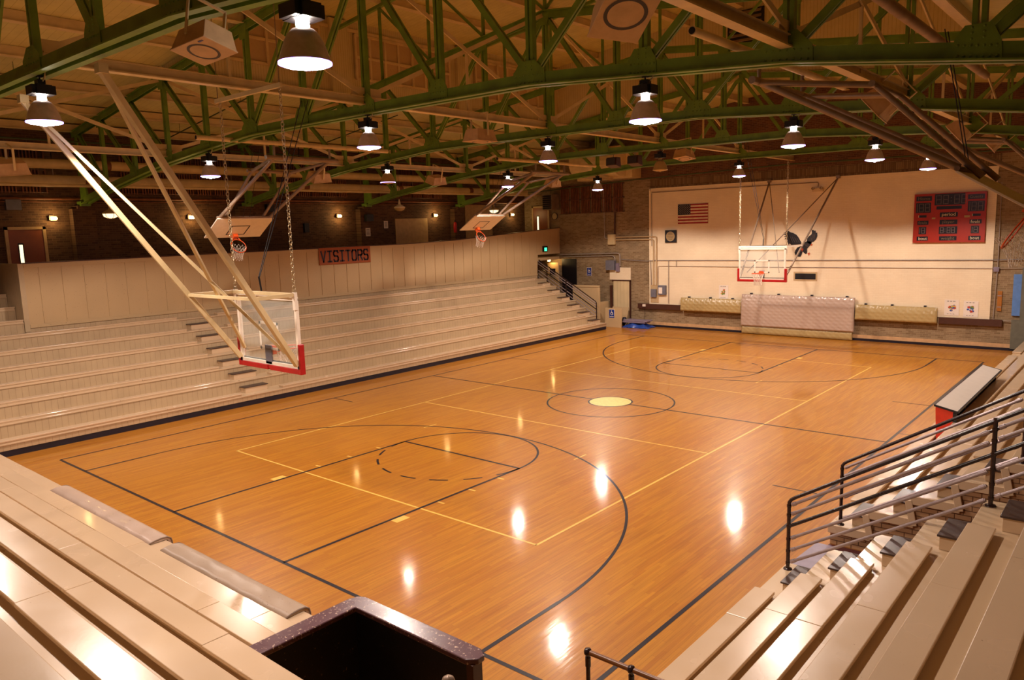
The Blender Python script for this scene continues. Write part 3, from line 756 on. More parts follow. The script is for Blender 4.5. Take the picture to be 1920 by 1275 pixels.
# VISITORS sign: stroke letters
GL={'V':[[(0,1),(.5,0),(1,1)]],'I':[[(.1,1),(.9,1)],[(.5,1),(.5,0)],[(.1,0),(.9,0)]],'S':[[(1,.85),(.85,1),(.15,1),(0,.85),(0,.65),(.15,.52),(.85,.48),(1,.35),(1,.15),(.85,0),(.15,0),(0,.15)]],
 'T':[[(0,1),(1,1)],[(.5,1),(.5,0)]],'O':[[(.15,0),(.85,0),(1,.15),(1,.85),(.85,1),(.15,1),(0,.85),(0,.15),(.15,0)]],'R':[[(0,0),(0,1),(.8,1),(1,.85),(1,.6),(.8,.48),(0,.48)],[(.5,.48),(1,0)]]}
def strokes(mb,word,o,u,v,cw,ch,gap,wd,th=.006):
    o=Vector(o);u=Vector(u);v=Vector(v)
    for i,c in enumerate(word):
        for st in GL[c]:
            P=[o+u*(i*(cw+gap)+p[0]*cw)+v*(p[1]*ch) for p in st]
            for a,b in zip(P,P[1:]): mb.bar(a,b,th,wd,(b-a).cross(u.cross(v)),ext=wd/2)
sg=thing('visitors_sign','orange brown painted board reading VISITORS hung on the cream partition','sign',(-13.0,.77,4.2))
m=MB(); m.box(-13.03,-12.995,-.49,2.03,3.87,4.53); m.build('board','sign_brown',sg,bevel=.01)
m=MB(); strokes(m,'VISITORS',(-12.99,-.40,3.99),(0,1,0),(0,0,1),.20,.40,.098,.062); m.build('lettering','ink',sg)

# ------------------------------------------------------------ gallery on the left
def sconce(y,label,z=5.82,x=XL):
    r=thing('wall_lamp',label,'wall lamp',(x,y,z),'warm wall lamps of the gallery'); m=MB(); m.box(x,x+.06,y-.06,y+.06,z-.06,z+.1); m.box(x+.05,x+.12,y-.09,y-.04,z-.05,z+.06); m.build('backplate','graybrown',r)
    m=MB(); m.tube([(x+.13,y-.05,z),(x+.13,y+.11,z),(x+.13,y+.14,z)],[.062,.062,.03],10); m.build('glass_jar','warm_glass',r)
    l=bpy.data.lights.new('sconce_light','POINT'); l.energy=11; l.color=(1,.62,.22); l.shadow_soft_size=.06
    o=bpy.data.objects.new('sconce_light',l); COL.objects.link(o); o.location=(x+.28,y,z)
for y,lb in ((-8.9,'warm wall lamp just right of the brown door at far left'),(-4.3,'warm wall lamp behind the near folded side backboard'),(2.34,'warm wall lamp right above the VISITORS sign'),(8.1,'warm wall lamp left of the fire extinguisher in the gallery'),(13.9,'warm wall lamp right of the far folded side backboard')): sconce(y,lb)
# doors
def door(n,org,u,wd,ht,vis=True,nm='door_wood'):
    m=MB(); o=Vector(org); u=Vector(u); nrm=Vector((u.y,-u.x,0)) if False else Vector((-u.y,u.x,0))
    def bx(mb,a,b,z0,z1,d0,d1):
        P=[o+u*a+nrm*d0,o+u*b+nrm*d0,o+u*b+nrm*d1,o+u*a+nrm*d1]
        v=[(p.x,p.y,o.z+z0) for p in P]+[(p.x,p.y,o.z+z1) for p in P]
        mb.add(v,[(0,3,2,1),(4,5,6,7),(0,1,5,4),(1,2,6,5),(2,3,7,6),(3,0,4,7)],False)
    bx(m,0,wd,0,ht,0,.05); D=struct('door_%d'%n,m,nm)
    f=MB(); bx(f,-.09,0,0,ht+.09,0,.07); bx(f,wd,wd+.09,0,ht+.09,0,.07); bx(f,-.09,wd+.09,ht,ht+.09,0,.07); f.build('door_frame','door_frame',D)
    if vis:
        f=MB(); bx(f,wd*.60,wd*.76,.75,ht-.42,.05,.06); f.build('window_surround','black',D)
        f=MB(); bx(f,wd*.63,wd*.73,.8,ht-.47,.06,.064); f.build('lit_pane','doorlight',D)
    return D
door(1,(XL,-9.2,3.5),(0,-1,0),.98,1.98)
D2=door(2,(-13.8,YF,3.7),(-1,0,0),1.0,2.45)
# back to front helper for far wall things: u=+x faces -y
def fb(x0,x1,z0,z1,d=.03,y=YF): m=MB(); m.box(x0,x1,y-d,y+.03 if y==YF else y,z0,z1); return m
# steam pipes
for z,r,lb,y0 in ((6.98,.15,'large cream pipe on the left above the gallery, lower one of two',-13.5),(7.47,.15,'large cream pipe on the left above the gallery, upper one of two',-13)):
    p=thing('overhead_pipe',lb,'pipe',(-14.6,0,z)); m=MB(); m.tube([(-14.6,y0-6,z),(-14.6,14.2,z)],r,18); m.build('pipe_run','beige',p)
    for y in ((-8.0,-5.2,.2,5.2,9.8) if z<7.2 else (-7.4,-1.6,4.5)): m=MB(); m.tube([(-14.6,y-.12,z),(-14.6,y+.12,z)],r+.006,18); m.build('coupling','rust',p)
    for y in range(-12,15,3): m=MB(); m.bar((-14.6,y,z+.1),(-14.6,y,8.6),.02,.02,(0,1,0)); m.build('hanger_rod','graybrown',p)
for i,(x,z) in enumerate(((-14.1,7.05),)):
    m=MB(); m.tube([(x,-19,z-.27),(x,14.9,z-.25)],.05,10); tag(m.build('heating_pipe','beige'),'thin cream pipe running just in front of the two large pipes','pipe')
m=MB(); m.tube([(-15.1,-19,8.25),(-15.1,14.9,8.25)],.03,8); tag(m.build('conduit_run','green_dk'),'thin dark green pipe high along the left wall near the roof','pipe')
m=MB(); m.tube([(-15.42,-19,6.45),(-15.42,14.9,6.45)],.045,8); m.tube([(-15.42,-19,6.35),(-15.42,14.9,6.35)],.02,8); tag(m.build('heating_pipe','rust'),'rust brown pipe below the wall radiators on the left','pipe')
# rusty finned radiators
def radiator(lab,horizontal,a0,a1,z0,z1):
    c=((a0+a1)/2,YF,z0) if horizontal else (XL,(a0+a1)/2,z0)
    r=thing('wall_radiator',lab,'radiator',c,'rusty wall radiators'); n=int((a1-a0)/.095); m=MB()
    for i in range(n+1):
        a=a0+(a1-a0)*i/n
        if i%7==6: continue
        if horizontal: m.box(a-.022,a+.022,YF-.10,YF-.02,z0,z1)
        else: m.box(XL+.02,XL+.10,a-.022,a+.022,z0,z1)
    m.build('fin_tubes','rust',r,bevel=.01)
    m=MB()
    for z in (z0+.03,(z0+z1)/2,z1-.03):
        if horizontal: m.tube([(a0-.05,YF-.07,z),(a1+.05,YF-.07,z)],.03,8)
        else: m.tube([(XL+.07,a0-.05,z),(XL+.07,a1+.05,z)],.03,8)
    m.build('header_pipe','ledge',r)
for a0,a1,lb in ((-13.0,-8.95,'rusty radiator on the left wall above the brown door'),(-6.6,-2.75,'rusty radiator on the left wall above the near side backboard'),(-.9,2.85,'rusty radiator on the left wall above the VISITORS sign'),(4.75,8.7,'rusty radiator on the left wall left of the far side backboard')):
    radiator(lb,False,a0,a1,6.62,8.1)
radiator('rusty radiator in two banks on the brick end wall left of the flag',True,-12.85,-8.95,5.74,7.2)
# dome lights
def dome(x,y,z,lab,lit):
    r=thing('pendant_lamp',lab,'pendant lamp',(x,y,z)); m=MB(); m.lathe([(.015,.36),(.03,.28),(.05,.20),(.06,.13),(.14,.09),(.22,.04),(.25,0),(.235,-.01),(.2,.03),(.1,.07)],(x,y,z),22); m.build('shade','white' if not lit else 'shade_dim',r)
    m=MB(); m.lathe([(.23,-.01),(.2,-.09),(.1,-.14),(.001,-.15)],(x,y,z),20); m.build('globe','doorlight' if lit else 'shade_dim',r)
    if lit:
        m=MB()
        for k in range(6):
            a=k*math.pi/3; m.tube([(x+.24*math.cos(a),y+.24*math.sin(a),z),(x+.215*math.cos(a),y+.215*math.sin(a),z-.09),(x+.11*math.cos(a),y+.11*math.sin(a),z-.15),(x,y,z-.165)],.007,5)
        m.build('wire_guard','graybrown',r)
    m=MB(); m.tube([(x,y,z+.34),(x,y,zt(x)+.2)],.008,6); m.build('suspension','black',r)
dome(-13.4,-7.89,5.9,'caged dome lamp hanging at far left over the gallery',True); dome(-13.4,4.09,6.1,'unlit white dome lamp shade hanging right of the VISITORS sign',False); dome(-13.4,10.21,6.0,'caged dome lamp hanging above the far side backboard',True)
# small gallery things
e=thing('fire_extinguisher','red fire extinguisher on the gallery wall','extinguisher',(XL+.45,9.13,4.9)); m=MB(); m.lathe([(.001,0),(.08,0),(.085,.02),(.085,.42),(.06,.5),(.02,.53)],(XL+.45,9.13,4.95),14); m.build('cylinder','red',e)
m=MB(); m.cbox((XL+.45,9.13,5.52),(.05,.1,.06)); m.tube([(XL+.47,9.16,5.52),(XL+.52,9.25,5.4),(XL+.5,9.25,5.1)],.012,6); m.build('valve','black',e)
def notice(y,z,w_,h,lab,mt='paper',d=.01,x=XL):
    m=MB(); m.box(x,x+d,y-w_/2,y+w_/2,z-h/2,z+h/2); m.cur=1
    if mt=='paper':
        for i in range(5): m.box(x+d,x+d+.002,y-w_*.35,y+w_*.3,z+h*(.3-.15*i)-.008,z+h*(.3-.15*i)+.008)
    tag(m.build('wall_notice' if mt=='paper' else 'wall_box',[mt,'ink']),lab,'notice' if mt=='paper' else 'box')
notice(5.05,5.42,.24,.34,'upper white paper notice on the gallery wall right of the VISITORS sign'); notice(3.72,5.10,.26,.36,'lower white paper notice on the dark column above the VISITORS sign',x=XL+.33)
notice(.69,5.35,.22,.38,'black box on the gallery wall between two warm lamps','black',.12); notice(-9.95,6.25,.42,.32,'grey electrical box on the brick above the far left door','gray_box',.15)
notice(3.75,5.72,.38,.3,'black box with orange brown plates on the dark column','black',.18,XL+.33); notice(-1.0,6.15,.3,.3,'dark wall box above the near side backboard','black',.2)
def chair(loc,lab,rz):
    r=thing('stacked_chair',lab,'chair',(0,0,0),'brown chairs in the gallery'); m=MB(); m.box(-.22,.22,-.2,.22,.43,.47); m.build('seat','wood_tan',r,local=True)
    m=MB(); m.box(-.22,.22,.2,.24,.6,.95); m.build('backrest','ledge',r,local=True)
    for sx in (-.2,.2):
        for sy in (-.18,.2): m=MB(); m.tube([(sx,sy,0),(sx,sy,.45 if sy<0 else .9)],.015,6); m.build('leg','black',r,local=True)
    r.location=loc; r.rotation_euler=(0,0,rz); return r
c0=chair((-14.5,5.6,3.5),'brown chair in the gallery, left one by the beige wall patch',1.2); c1=dup(c0,(-14.4,6.2,3.5),'brown chair in the gallery, middle one by the beige wall patch',.9); c2=dup(c0,(-14.5,6.8,3.5),'brown chair in the gallery, right one by the beige wall patch',1.9)
h=thing('unit_heater','dark louvred unit heater hung high in the far left corner','heater',(-13.2,14.5,6.0)); m=MB(); m.box(-13.6,-12.95,14.35,15.0,6.0,6.8); m.build('housing','graybrown',h)
m=MB()
for i in range(7): m.bar((-13.55,14.32,6.08+i*.105),(-13.0,14.32,6.08+i*.105),.03,.07,(0,.5,1))
m.build('louvre','black',h)
m=MB(); m.bar((-13.3,14.7,6.8),(-13.3,14.7,9.07),.03,.03,(0,1,0)); m.build('hanger','graybrown',h)
wc=thing('wall_clock','round dark rimmed clock on the brick left of the radiator','clock',(-13.3,YF,5.66)); m=MB(); m.lathe([(.17,-.04),(.19,-.05),(.19,0)],(-13.35,YF,5.66),24,'y'); m.build('rim','black',wc); m=MB(); m.disk((-13.35,YF-.03,5.66),.17,24,'y',True); m.build('face','shade_dim',wc)
# ------------------------------------------------------------ basketball goals
def net(mb,c,R,axis_dn=Vector((0,0,-1)),ln=.45,r=.006,n=12):
    c=Vector(c); dn=axis_dn.normalized(); a=dn.cross(Vector((1,0,0))); 
    if a.length<.1: a=dn.cross(Vector((0,1,0)))
    a.normalize(); b=dn.cross(a)
    rad=[R,R*.86,R*.74,R*.66,R*.64,R*.68]
    def P(l,k): th=2*math.pi*k/n; return c+dn*(ln*l/5)+(a*math.cos(th)+b*math.sin(th))*rad[l]
    for k in range(n):
        for sgn in (-1,1): mb.tube([P(l,k+sgn*.5*l) for l in range(6)],r,4,cap=False)
def chain(mb,a,b,R=.022,r=.006,link=.052,n=8,m=4):
    a=Vector(a); b=Vector(b); d=b-a; N=max(2,int(d.length/link)); d.normalize()
    s1=d.cross(Vector((0,1,0))).normalized(); s2=d.cross(s1)
    for i in range(N):
        c=a.lerp(b,(i+.5)/N); s=s1 if i%2 else s2
        mb.tube([c+d*math.cos(2*math.pi*k/n)*link*.68+s*math.sin(2*math.pi*k/n)*R for k in range(n)],r,m,closed=True)
def goal(yb,dr,py,pz,lab,armmat,topz,near):
    g=thing('basketball_goal',lab,'basketball goal',(0,yb,2.7),'main glass basketball goals')
    f=lambda d: yb+dr*d       # distance in front of the board
    def bx(mb,x0,x1,d0,d1,z0,z1): mb.box(x0,x1,min(f(d0),f(d1)),max(f(d0),f(d1)),z0,z1)
    m=MB(); bx(m,-.885,.885,-.007,.007,2.84,3.96); gl=m.build('glass_board','glass',g)
    m=MB()
    for a in ((-.305,.305,3.50,3.55),(-.305,.305,3.05,3.10),(-.305,-.255,3.05,3.55),(.255,.305,3.05,3.55)): bx(m,a[0],a[1],.008,.011,a[2],a[3])
    m.build('target_square','white',gl)
    m=MB()
    for x in (-.91,.91): bx(m,x-.03,x+.03,-.03,.03,2.79,4.0)
    bx(m,-.94,.94,-.03,.03,3.95,4.01); bx(m,-.94,.94,-.03,.03,2.79,2.85)
    bx(m,-.97,-.90,-.06,.0,3.80,4.10); bx(m,.90,.97,-.06,.0,3.80,4.10); m.build('board_frame','white',g,bevel=.004)
    m=MB(); bx(m,-.94,.94,-.10,-.04,4.03,4.09); m.build('top_beam',armmat if near else 'white',g,bevel=.004)
    m=MB(); bx(m,-.885,.885,.008,.03,2.845,2.87); m.build('lower_gasket','black',g)
    m=MB()
    bx(m,-.97,-.04,-.045,.045,2.70,2.79); bx(m,.04,.97,-.045,.045,2.70,2.79); bx(m,-.04,.04,-.03,.03,2.72,2.78)
    for s in (-1,1): bx(m,min(s*.94,s*.99),max(s*.94,s*.99),-.05,.05,2.70,3.22); bx(m,min(s*.90,s*.94),max(s*.90,s*.94),.032,.05,2.79,3.22)
    m.build('edge_padding','red',g,bevel=.012)
    m=MB(); bx(m,-.10,.10,-.03,-.008,2.80,3.14); m.build('mounting_plate','gray_box',g,bevel=.004)
    m=MB(); bx(m,-.08,.08,.01,.09,2.97,3.12); m.torus((0,f(.15+.229),3.05),.229,.011,'z',32,8)
    m.tube([(-.07,f(.07),3.0),(-.15,f(.22),3.04)],.008,6); m.tube([(.07,f(.07),3.0),(.15,f(.22),3.04)],.008,6)
    m.bar((-.10,f(.02),3.05),(-.10,f(.20),3.05),.012,.03); m.bar((.10,f(.02),3.05),(.10,f(.20),3.05),.012,.03); rim=m.build('rim','orange',g)
    m=MB(); net(m,(0,f(.379),3.04),.225,r=.0035 if near else .006); m.build('net','net',rim)
    # swing frame: two main tubes and two crossing braces
    B=[Vector((s*.90,f(-.05),2.86)) for s in (-1,1)]; P=[Vector((s*1.45,py,pz)) for s in (-1,1)]
    for i in (0,1):
        m=MB(); m.bar(B[i],P[i],.085 if near else .055,.085 if near else .055); m.build('swing_tube',armmat,g,bevel=.006)
    for i,q in ((0,1),(1,0)):
        m=MB(); a=P[i]; b=Vector((B[q].x*.72,B[q].y-dr*.05,B[q].z+.20)); m.bar(a,b,.05 if near else .03,.05 if near else .03); m.build('cross_brace',armmat,g,bevel=.004)
    t=(4.06-2.86)/(pz-2.86)
    for i in (0,1):
        q=B[i].lerp(P[i],t); m=MB(); m.bar((B[i].x*1.03,f(-.05),4.06),q,.05,.06); m.build('top_arm',armmat if near else 'white',g,bevel=.004)
    m=MB(); m.bar(B[0].lerp(P[0],t),B[1].lerp(P[1],t),.04,.05)
    m.build('cross_tube',armmat,g)
    for i in (0,1): m=MB(); m.cbox((P[i].x,P[i].y,P[i].z+.03),(.14,.12,.12)); m.build('pivot_bracket',armmat,g)
    for s in (-1,1):
        m=MB(); m.cbox((s*.935,f(-.03),4.12),(.05,.05,.06)); chain(m,(s*.935,f(-.03),4.14),(s*.935,f(-.03),topz),.026 if near else .03,.0075 if near else .011,.062 if near else .09,8 if near else 6); m.build('chain','chain',g)
    m=MB(); m.tube([(.0,f(-.07),4.1),(.0,f(-.10),4.35)],.018,6)
    top=(-.42,yb+1.3,7.5) if near else (-.42,yb-1.0,8.3)
    m.tube([(.0,f(-.10),4.35),top],.008,5); m.tube([(.03,f(-.10),4.35),(top[0]+.1,top[1]+.08,top[2])],.008,5); m.build('hoist_cable','black',g)
    if near:
        m=MB(); m.bar((-1.08,f(-.03),7.43),(.98,f(-.03),7.43),.05,.07); m.build('hanger_bar','beige',g)
        m=MB()
        for x in (-1.0,.93): m.tube([(x,f(-.03),7.46),(x,f(-.03),10.4)],.008,5)
        m.build('hanger_rod','graybrown',g)
    return g
goal(-10.86,1,-13.82,7.18,'glass backboard goal with red padding hanging in the left foreground','beige',7.42,True)
goal(10.80,-1,YF-.12,6.74,'glass backboard goal hanging in front of the flag wall','graybrown',7.3,False)
# side goals folded up
def sidegoal(xp,dr,yc,lab,off=3.0,zp=7.02):
    g=thing('side_goal',lab,'basketball goal',(xp,yc,zp),'folded side court goals')
    T=Vector((xp+dr*off,0,5.57)); Bm=Vector((xp+dr*(off+.85),0,5.04)); u=(T-Bm).normalized(); n=Vector((-dr*u.z,0,-abs(u.x))).normalized()
    if n.z>0: n=-n
    Y=Vector((0,1,0)); yv=Vector((0,yc,0))
    def quad(mb,a,b,y0,y1,d0,d1):   # a,b metres up from the bottom edge
        P=[Bm+u*s+Y*(yc+y)+n*d for d in (d0,d1) for s,y in ((a,y0),(a,y1),(b,y1),(b,y0))]
        mb.add(P,[(0,3,2,1),(4,5,6,7),(0,1,5,4),(1,2,6,5),(2,3,7,6),(3,0,4,7)],False)
    m=MB(); quad(m,0,1.0,-.9,.9,-.03,0); bd=m.build('backboard','white',g,bevel=.005)
    m=MB()
    for a in ((.15,.18,-.3,.3),(.60,.63,-.3,.3),(.15,.63,-.3,-.265),(.15,.63,.265,.3)): quad(m,a[0],a[1],a[2],a[3],0,.003)
    m.build('target_square','ink',bd)
    m=MB(); c=Bm+u*.12+n*.38+Y*yc; R=Matrix((Y,n,u)).transposed()
    m.torus(c,.225,.012,'z',28,6,tilt=R); quad(m,.04,.2,-.07,.07,0,.10)
    m.bar(Bm+u*.12+n*.08+Y*(yc-.08),Bm+u*.12+n*.2+Y*(yc-.14),.015,.02); m.bar(Bm+u*.12+n*.08+Y*(yc+.08),Bm+u*.12+n*.2+Y*(yc+.14),.015,.02)
    rm=m.build('rim','orange',g)
    m=MB(); net(m,c,.22,Vector((-u.x*.35,0,-1)),.42,.0026); m.build('net','net',rm)
    m=MB(); m.tube([T+Y*(yc-.9)-n*.05,T+Y*(yc+.9)-n*.05],.035,8); m.build('board_bar','graybrown',g)
    for s in (-1,1):
        a=Vector((xp,yc+s*.85,zp)); m=MB(); m.tube([a,T+Y*(yc+s*.8)-n*.06],.05,10); m.build('swing_arm','graybrown',g)
        b=Vector((xp+dr*1.5,yc+s*.6,zp-.22)); m=MB(); m.tube([b,Bm+u*.75+Y*(yc+s*.6)-n*.08],.042,8); m.build('link_arm','graybrown',g)
        m=MB(); m.tube([a+Vector((0,s*.05,-.02)),b],.045,8); m.tube([a+Vector((0,0,.0)),a+Vector((0,0,.3))],.03,8); m.build('stay_pipe','graybrown',g)
    m=MB(); m.tube([(xp,yc-1.1,zp),(xp,yc+1.1,zp)],.055,12); m.build('pivot_pipe','graybrown',g); m=MB(); m.tube([(xp+dr*1.5,yc-.75,zp-.22),(xp+dr*1.5,yc+.75,zp-.22)],.045,10); m.build('pivot_pipe','graybrown',g)
    m=MB(); m.tube([(xp,yc-2.9,zp+.36),(xp,yc+2.9,zp+.36)],.055,12); m.build('support_pipe','beige',g)
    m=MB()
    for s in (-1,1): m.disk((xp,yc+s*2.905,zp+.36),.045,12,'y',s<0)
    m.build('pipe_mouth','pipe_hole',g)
    for s in (-1,1):
        m=MB(); m.tube([(xp+dr*2.2,yc+s*.1,zp+.45),(T.x,yc+s*.1,T.z+.05)],.007,5); m.build('hoist_cable','black',g)
    return g
sidegoal(-5.5,-1,-6.1,'wooden side backboard folded up, left one of the two above the visitors side')
sidegoal(-5.3,-1,4.3,'wooden side backboard folded up, farther one near the far left corner')
sidegoal(7.3,1,-6.3,'folded side goal with long dark swing pipes at upper right, nearest the camera',2.55)
sidegoal(7.3,1,4.4,'folded side goal with swing pipes at far upper right, behind the nearest one',2.55)
for x,lb in ((9.2,'open ended tan pipe crossing behind the thick green chord at upper right'),):
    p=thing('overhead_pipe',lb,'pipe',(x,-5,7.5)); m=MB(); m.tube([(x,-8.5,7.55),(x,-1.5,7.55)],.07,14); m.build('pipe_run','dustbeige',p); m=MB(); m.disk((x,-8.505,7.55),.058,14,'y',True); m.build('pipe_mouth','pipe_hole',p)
m=MB(); m.tube([(-15.0,14.6,6.95),(-8,14.6,7.25),(-.45,14.7,7.42),(9,14.7,7.3),(15,14.7,6.9)],.03,8); tag(m.build('wall_pipe','green_dk'),'thin green pipe running across the end wall above the flag','pipe')

# ------------------------------------------------------------ loudspeakers
def speaker():
    r=thing('loudspeaker','','loudspeaker',(0,0,0),'tan loudspeakers under the trusses')
    m=MB(); W_,D_=.34,.24
    v=[(-W_,-D_,-.13),(W_,-D_,-.13),(W_,D_,-.13),(-W_,D_,-.13),(-W_*.8,-D_*.8,.13),(W_*.8,-D_*.8,.13),(W_*.8,D_*.8,.13),(-W_*.8,D_*.8,.13)]
    m.add(v,[(0,3,2,1),(4,5,6,7),(0,1,5,4),(1,2,6,5),(2,3,7,6),(3,0,4,7)],False); m.box(-W_-.01,W_+.01,-D_-.01,D_+.01,-.145,-.125); m.build('cabinet','speaker',r,local=True,bevel=.008)
    m=MB(); m.cur=0; m.ring((0.0,0,-.148),.165,.2,n=36); m.cur=1; m.disk((0,0,-.147),.165,32,'z',True)
    for i,rr in enumerate((.05,.1)): m.ring((0,0,-.1485),rr,rr+.004,n=28)
    m.build('grille',['speaker_ring','speaker'],r,local=True)
    m=MB(); m.box(-.025,.025,-D_-.03,-D_-.015,-.02,.5); m.box(-.025,.025,D_+.015,D_+.03,-.02,.5); m.box(-.025,.025,-D_-.03,D_+.03,.49,.51); m.build('bracket','beige',r,local=True)
    m=MB(); m.box(W_*.5,W_*.75,-D_*.85,-D_*.75,-.15,-.146); m.build('badge','sign_blue',r,local=True)
    return r
sp=speaker()
def orient(nrm,xdir):      # grille normal and long axis
    z=-Vector(nrm).normalized(); x=Vector(xdir); x=(x-z*x.dot(z)).normalized(); y=z.cross(x)
    return Matrix((x,y,z)).transposed().to_euler()
q=[((4.94,-14.30,6.86),'tan loudspeaker near the top left, between the two biggest glowing lamps',(.12,-.22,-.95),(1,.1,-.05)),
 ((8.05,-11.95,7.03),'large tan loudspeaker at top centre right, cut by the top edge',(.35,-.42,-.8),(1,.7,.15)),
 ((-8.95,-11.83,6.85),'tan loudspeaker at the far left edge over the gallery pipes',(-.35,.1,-.95),(0,1,0)),
 ((-8.95,-3.16,6.90),'tan loudspeaker behind the near side backboard arms',(-.35,.1,-.95),(0,1,0)),
 ((-8.95,2.06,6.95),'tan loudspeaker above the upper right corner of the VISITORS sign',(-.35,.1,-.95),(0,1,0)),
 ((-8.95,9.23,7.03),'tan loudspeaker nearest the far left corner, beside the far side goal arms',(-.35,.1,-.95),(0,1,0)),
 ((-.45,-4.69,7.22),'tan loudspeaker at the middle of the picture top, under the central bracing',(0,0,-1),(0,1,0)),
 ((-.45,5.29,7.32),'tan loudspeaker hanging right of the unlit bell lamp',(.1,-.1,-1),(0,1,0)),
 ((8.05,-3.86,6.95),'tan loudspeaker behind the long pipes at right, nearest of the right hand row',(-.75,-.1,-.65),(0,1,0)),
 ((8.05,2.74,7.0),'tan loudspeaker at right, second of the right hand row',(-.75,-.1,-.65),(0,1,0)),
 ((8.05,7.03,7.05),'tan loudspeaker at right, farthest of the right hand row',(-.75,-.1,-.65),(0,1,0))]
for i,(loc,lb,nv,xd) in enumerate(q):
    o=sp if i==0 else dup(sp,loc,lb); o.location=loc; o['label']=lb; o.rotation_euler=orient(nv,xd) if i!=1 else (-.1,-.45,-.6)
    if i==0: o.scale=(.74,.74,.74)
    else: o.scale=(1,1,1)
for (x,y,z),lb in (((-2.25,3.78,7.15),'small dark floodlight hanging at centre, left one of the pair'),((-1.45,3.82,7.15),'small dark floodlight hanging at centre, right one of the pair')):
    r=thing('floodlight',lb,'floodlight',(x,y,z),'dark floodlights'); m=MB(); m.poly([(y-.16,z-.12),(y+.16,z-.2),(y+.12,z+.14),(y-.12,z+.14)],'x',x-.2,x+.2); m.build('housing','ledge',r,bevel=.01)
    m=MB(); m.tube([(x,y,z+.12),(x,y,zb(x)+.1)],.02,8); m.build('hanger','beige',r); m=MB(); m.box(x-.17,x+.17,y-.19,y-.165,z-.1,z+.1); m.build('glass_face','speaker_ring',r)

# ------------------------------------------------------------ scoreboard
s=thing('scoreboard','red electric scoreboard with Home, Guests, period and fouls panels','scoreboard',(5.57,YF-.1,4.0))
SBY=YF-.16
m=MB(); m.box(4.36,6.79,SBY,YF-.02,4.03,5.90); m.build('cabinet','redboard',s,bevel=.01)
def sbp(x0,x1,z0,z1,nm='display_panel'): m=MB(); m.box(x0,x1,SBY-.008,SBY,z0,z1); return m.build(nm,'darkpanel',s)
def sbt(par,body,x,z,size,mt): m=MB(); m.text(body,size,(x,SBY-.010,z),(1,0,0),(0,0,1)); m.build('lettering',mt,par)
SEG={'a':((0,1),(1,1)),'b':((1,1),(1,.5)),'c':((1,.5),(1,0)),'d':((0,0),(1,0)),'e':((0,0),(0,.5)),'f':((0,.5),(0,1)),'g':((0,.5),(1,.5))}
def dots(par,txt,x0,z0,cw,ch,gap,r,mt='digit'):
    m=MB(); x=x0
    for c in txt:
        if c==':':
            for zz in (.3,.7): m.cbox((x+cw*.1,SBY-.01,z0+ch*zz),(r*2.4,.006,r*2.4))
            x+=cw*.3+gap; continue
        pts=set()
        for sg_ in ('bc' if c=='1' else 'abcdefg'):
            (ax,az),(bx_,bz)=SEG[sg_]; N=5
            for i in range(N+1): pts.add((round((lerp(ax,bx_,i/N) if c!='1' else 0),3),round(lerp(az,bz,i/N),3)))
        for px,pz in pts: m.cbox((x+px*cw,SBY-.01,z0+pz*ch),(r*2,.006,r*2))
        x+=(cw if c!='1' else 0)+gap
    m.build('digits',mt,par)
p=sbp(4.43,4.97,5.63,5.81); sbt(p,'Home',4.70,5.72,.17,'letter_dim')
p=sbp(6.18,6.72,5.63,5.81); sbt(p,'Guests',6.45,5.72,.155,'letter_dim')
p=sbp(5.07,6.09,5.45,5.87); dots(p,'88:88',5.13,5.50,.16,.31,.08,.009)
p=sbp(4.43,4.95,5.18,5.56); dots(p,'188',4.48,5.22,.14,.30,.07,.009)
p=sbp(6.19,6.73,5.18,5.56); dots(p,'188',6.25,5.22,.14,.30,.07,.009)
sbp(5.14,5.99,5.29,5.41)
for x0,tx in ((4.53,4.55),(6.34,6.36)):
    p=sbp(x0,x0+.28,5.0,5.09); m=MB(); m.box(x0,x0+.02,SBY-.011,SBY-.008,5.0,5.09); m.build('tally_mark','letter',p)
p=sbp(5.27,5.87,5.0,5.17); sbt(p,'period',5.57,5.09,.18,'letter')
p=sbp(5.27,5.87,4.72,4.89); sbt(p,'player',5.56,4.81,.17,'letter_dim')
p=sbp(4.50,4.89,4.72,4.88); sbt(p,'fouls',4.69,4.80,.16,'letter_dim')
p=sbp(6.27,6.66,4.72,4.88); sbt(p,'fouls',6.46,4.80,.16,'letter')
p=sbp(5.26,5.88,4.36,4.64); dots(p,'8:88',5.31,4.40,.10,.20,.05,.008)
p=sbp(4.56,4.82,4.36,4.64); dots(p,'18',4.60,4.40,.11,.20,.06,.008)
p=sbp(6.33,6.59,4.36,4.64); dots(p,'18',6.37,4.40,.11,.20,.06,.008)
p=sbp(4.50,4.89,4.11,4.27); sbt(p,'bout',4.71,4.19,.16,'letter')
p=sbp(6.26,6.66,4.11,4.27); sbt(p,'bout',6.46,4.19,.16,'letter')
p=sbp(5.28,5.87,4.11,4.27); sbt(p,'weight',5.57,4.19,.17,'letter_dim')
m=MB(); m.box(6.09,6.28,SBY-.012,SBY,4.96,5.04); m.box(5.0,5.12,SBY-.012,SBY,4.93,4.99); m.build('maker_plate','shade_dim',s)
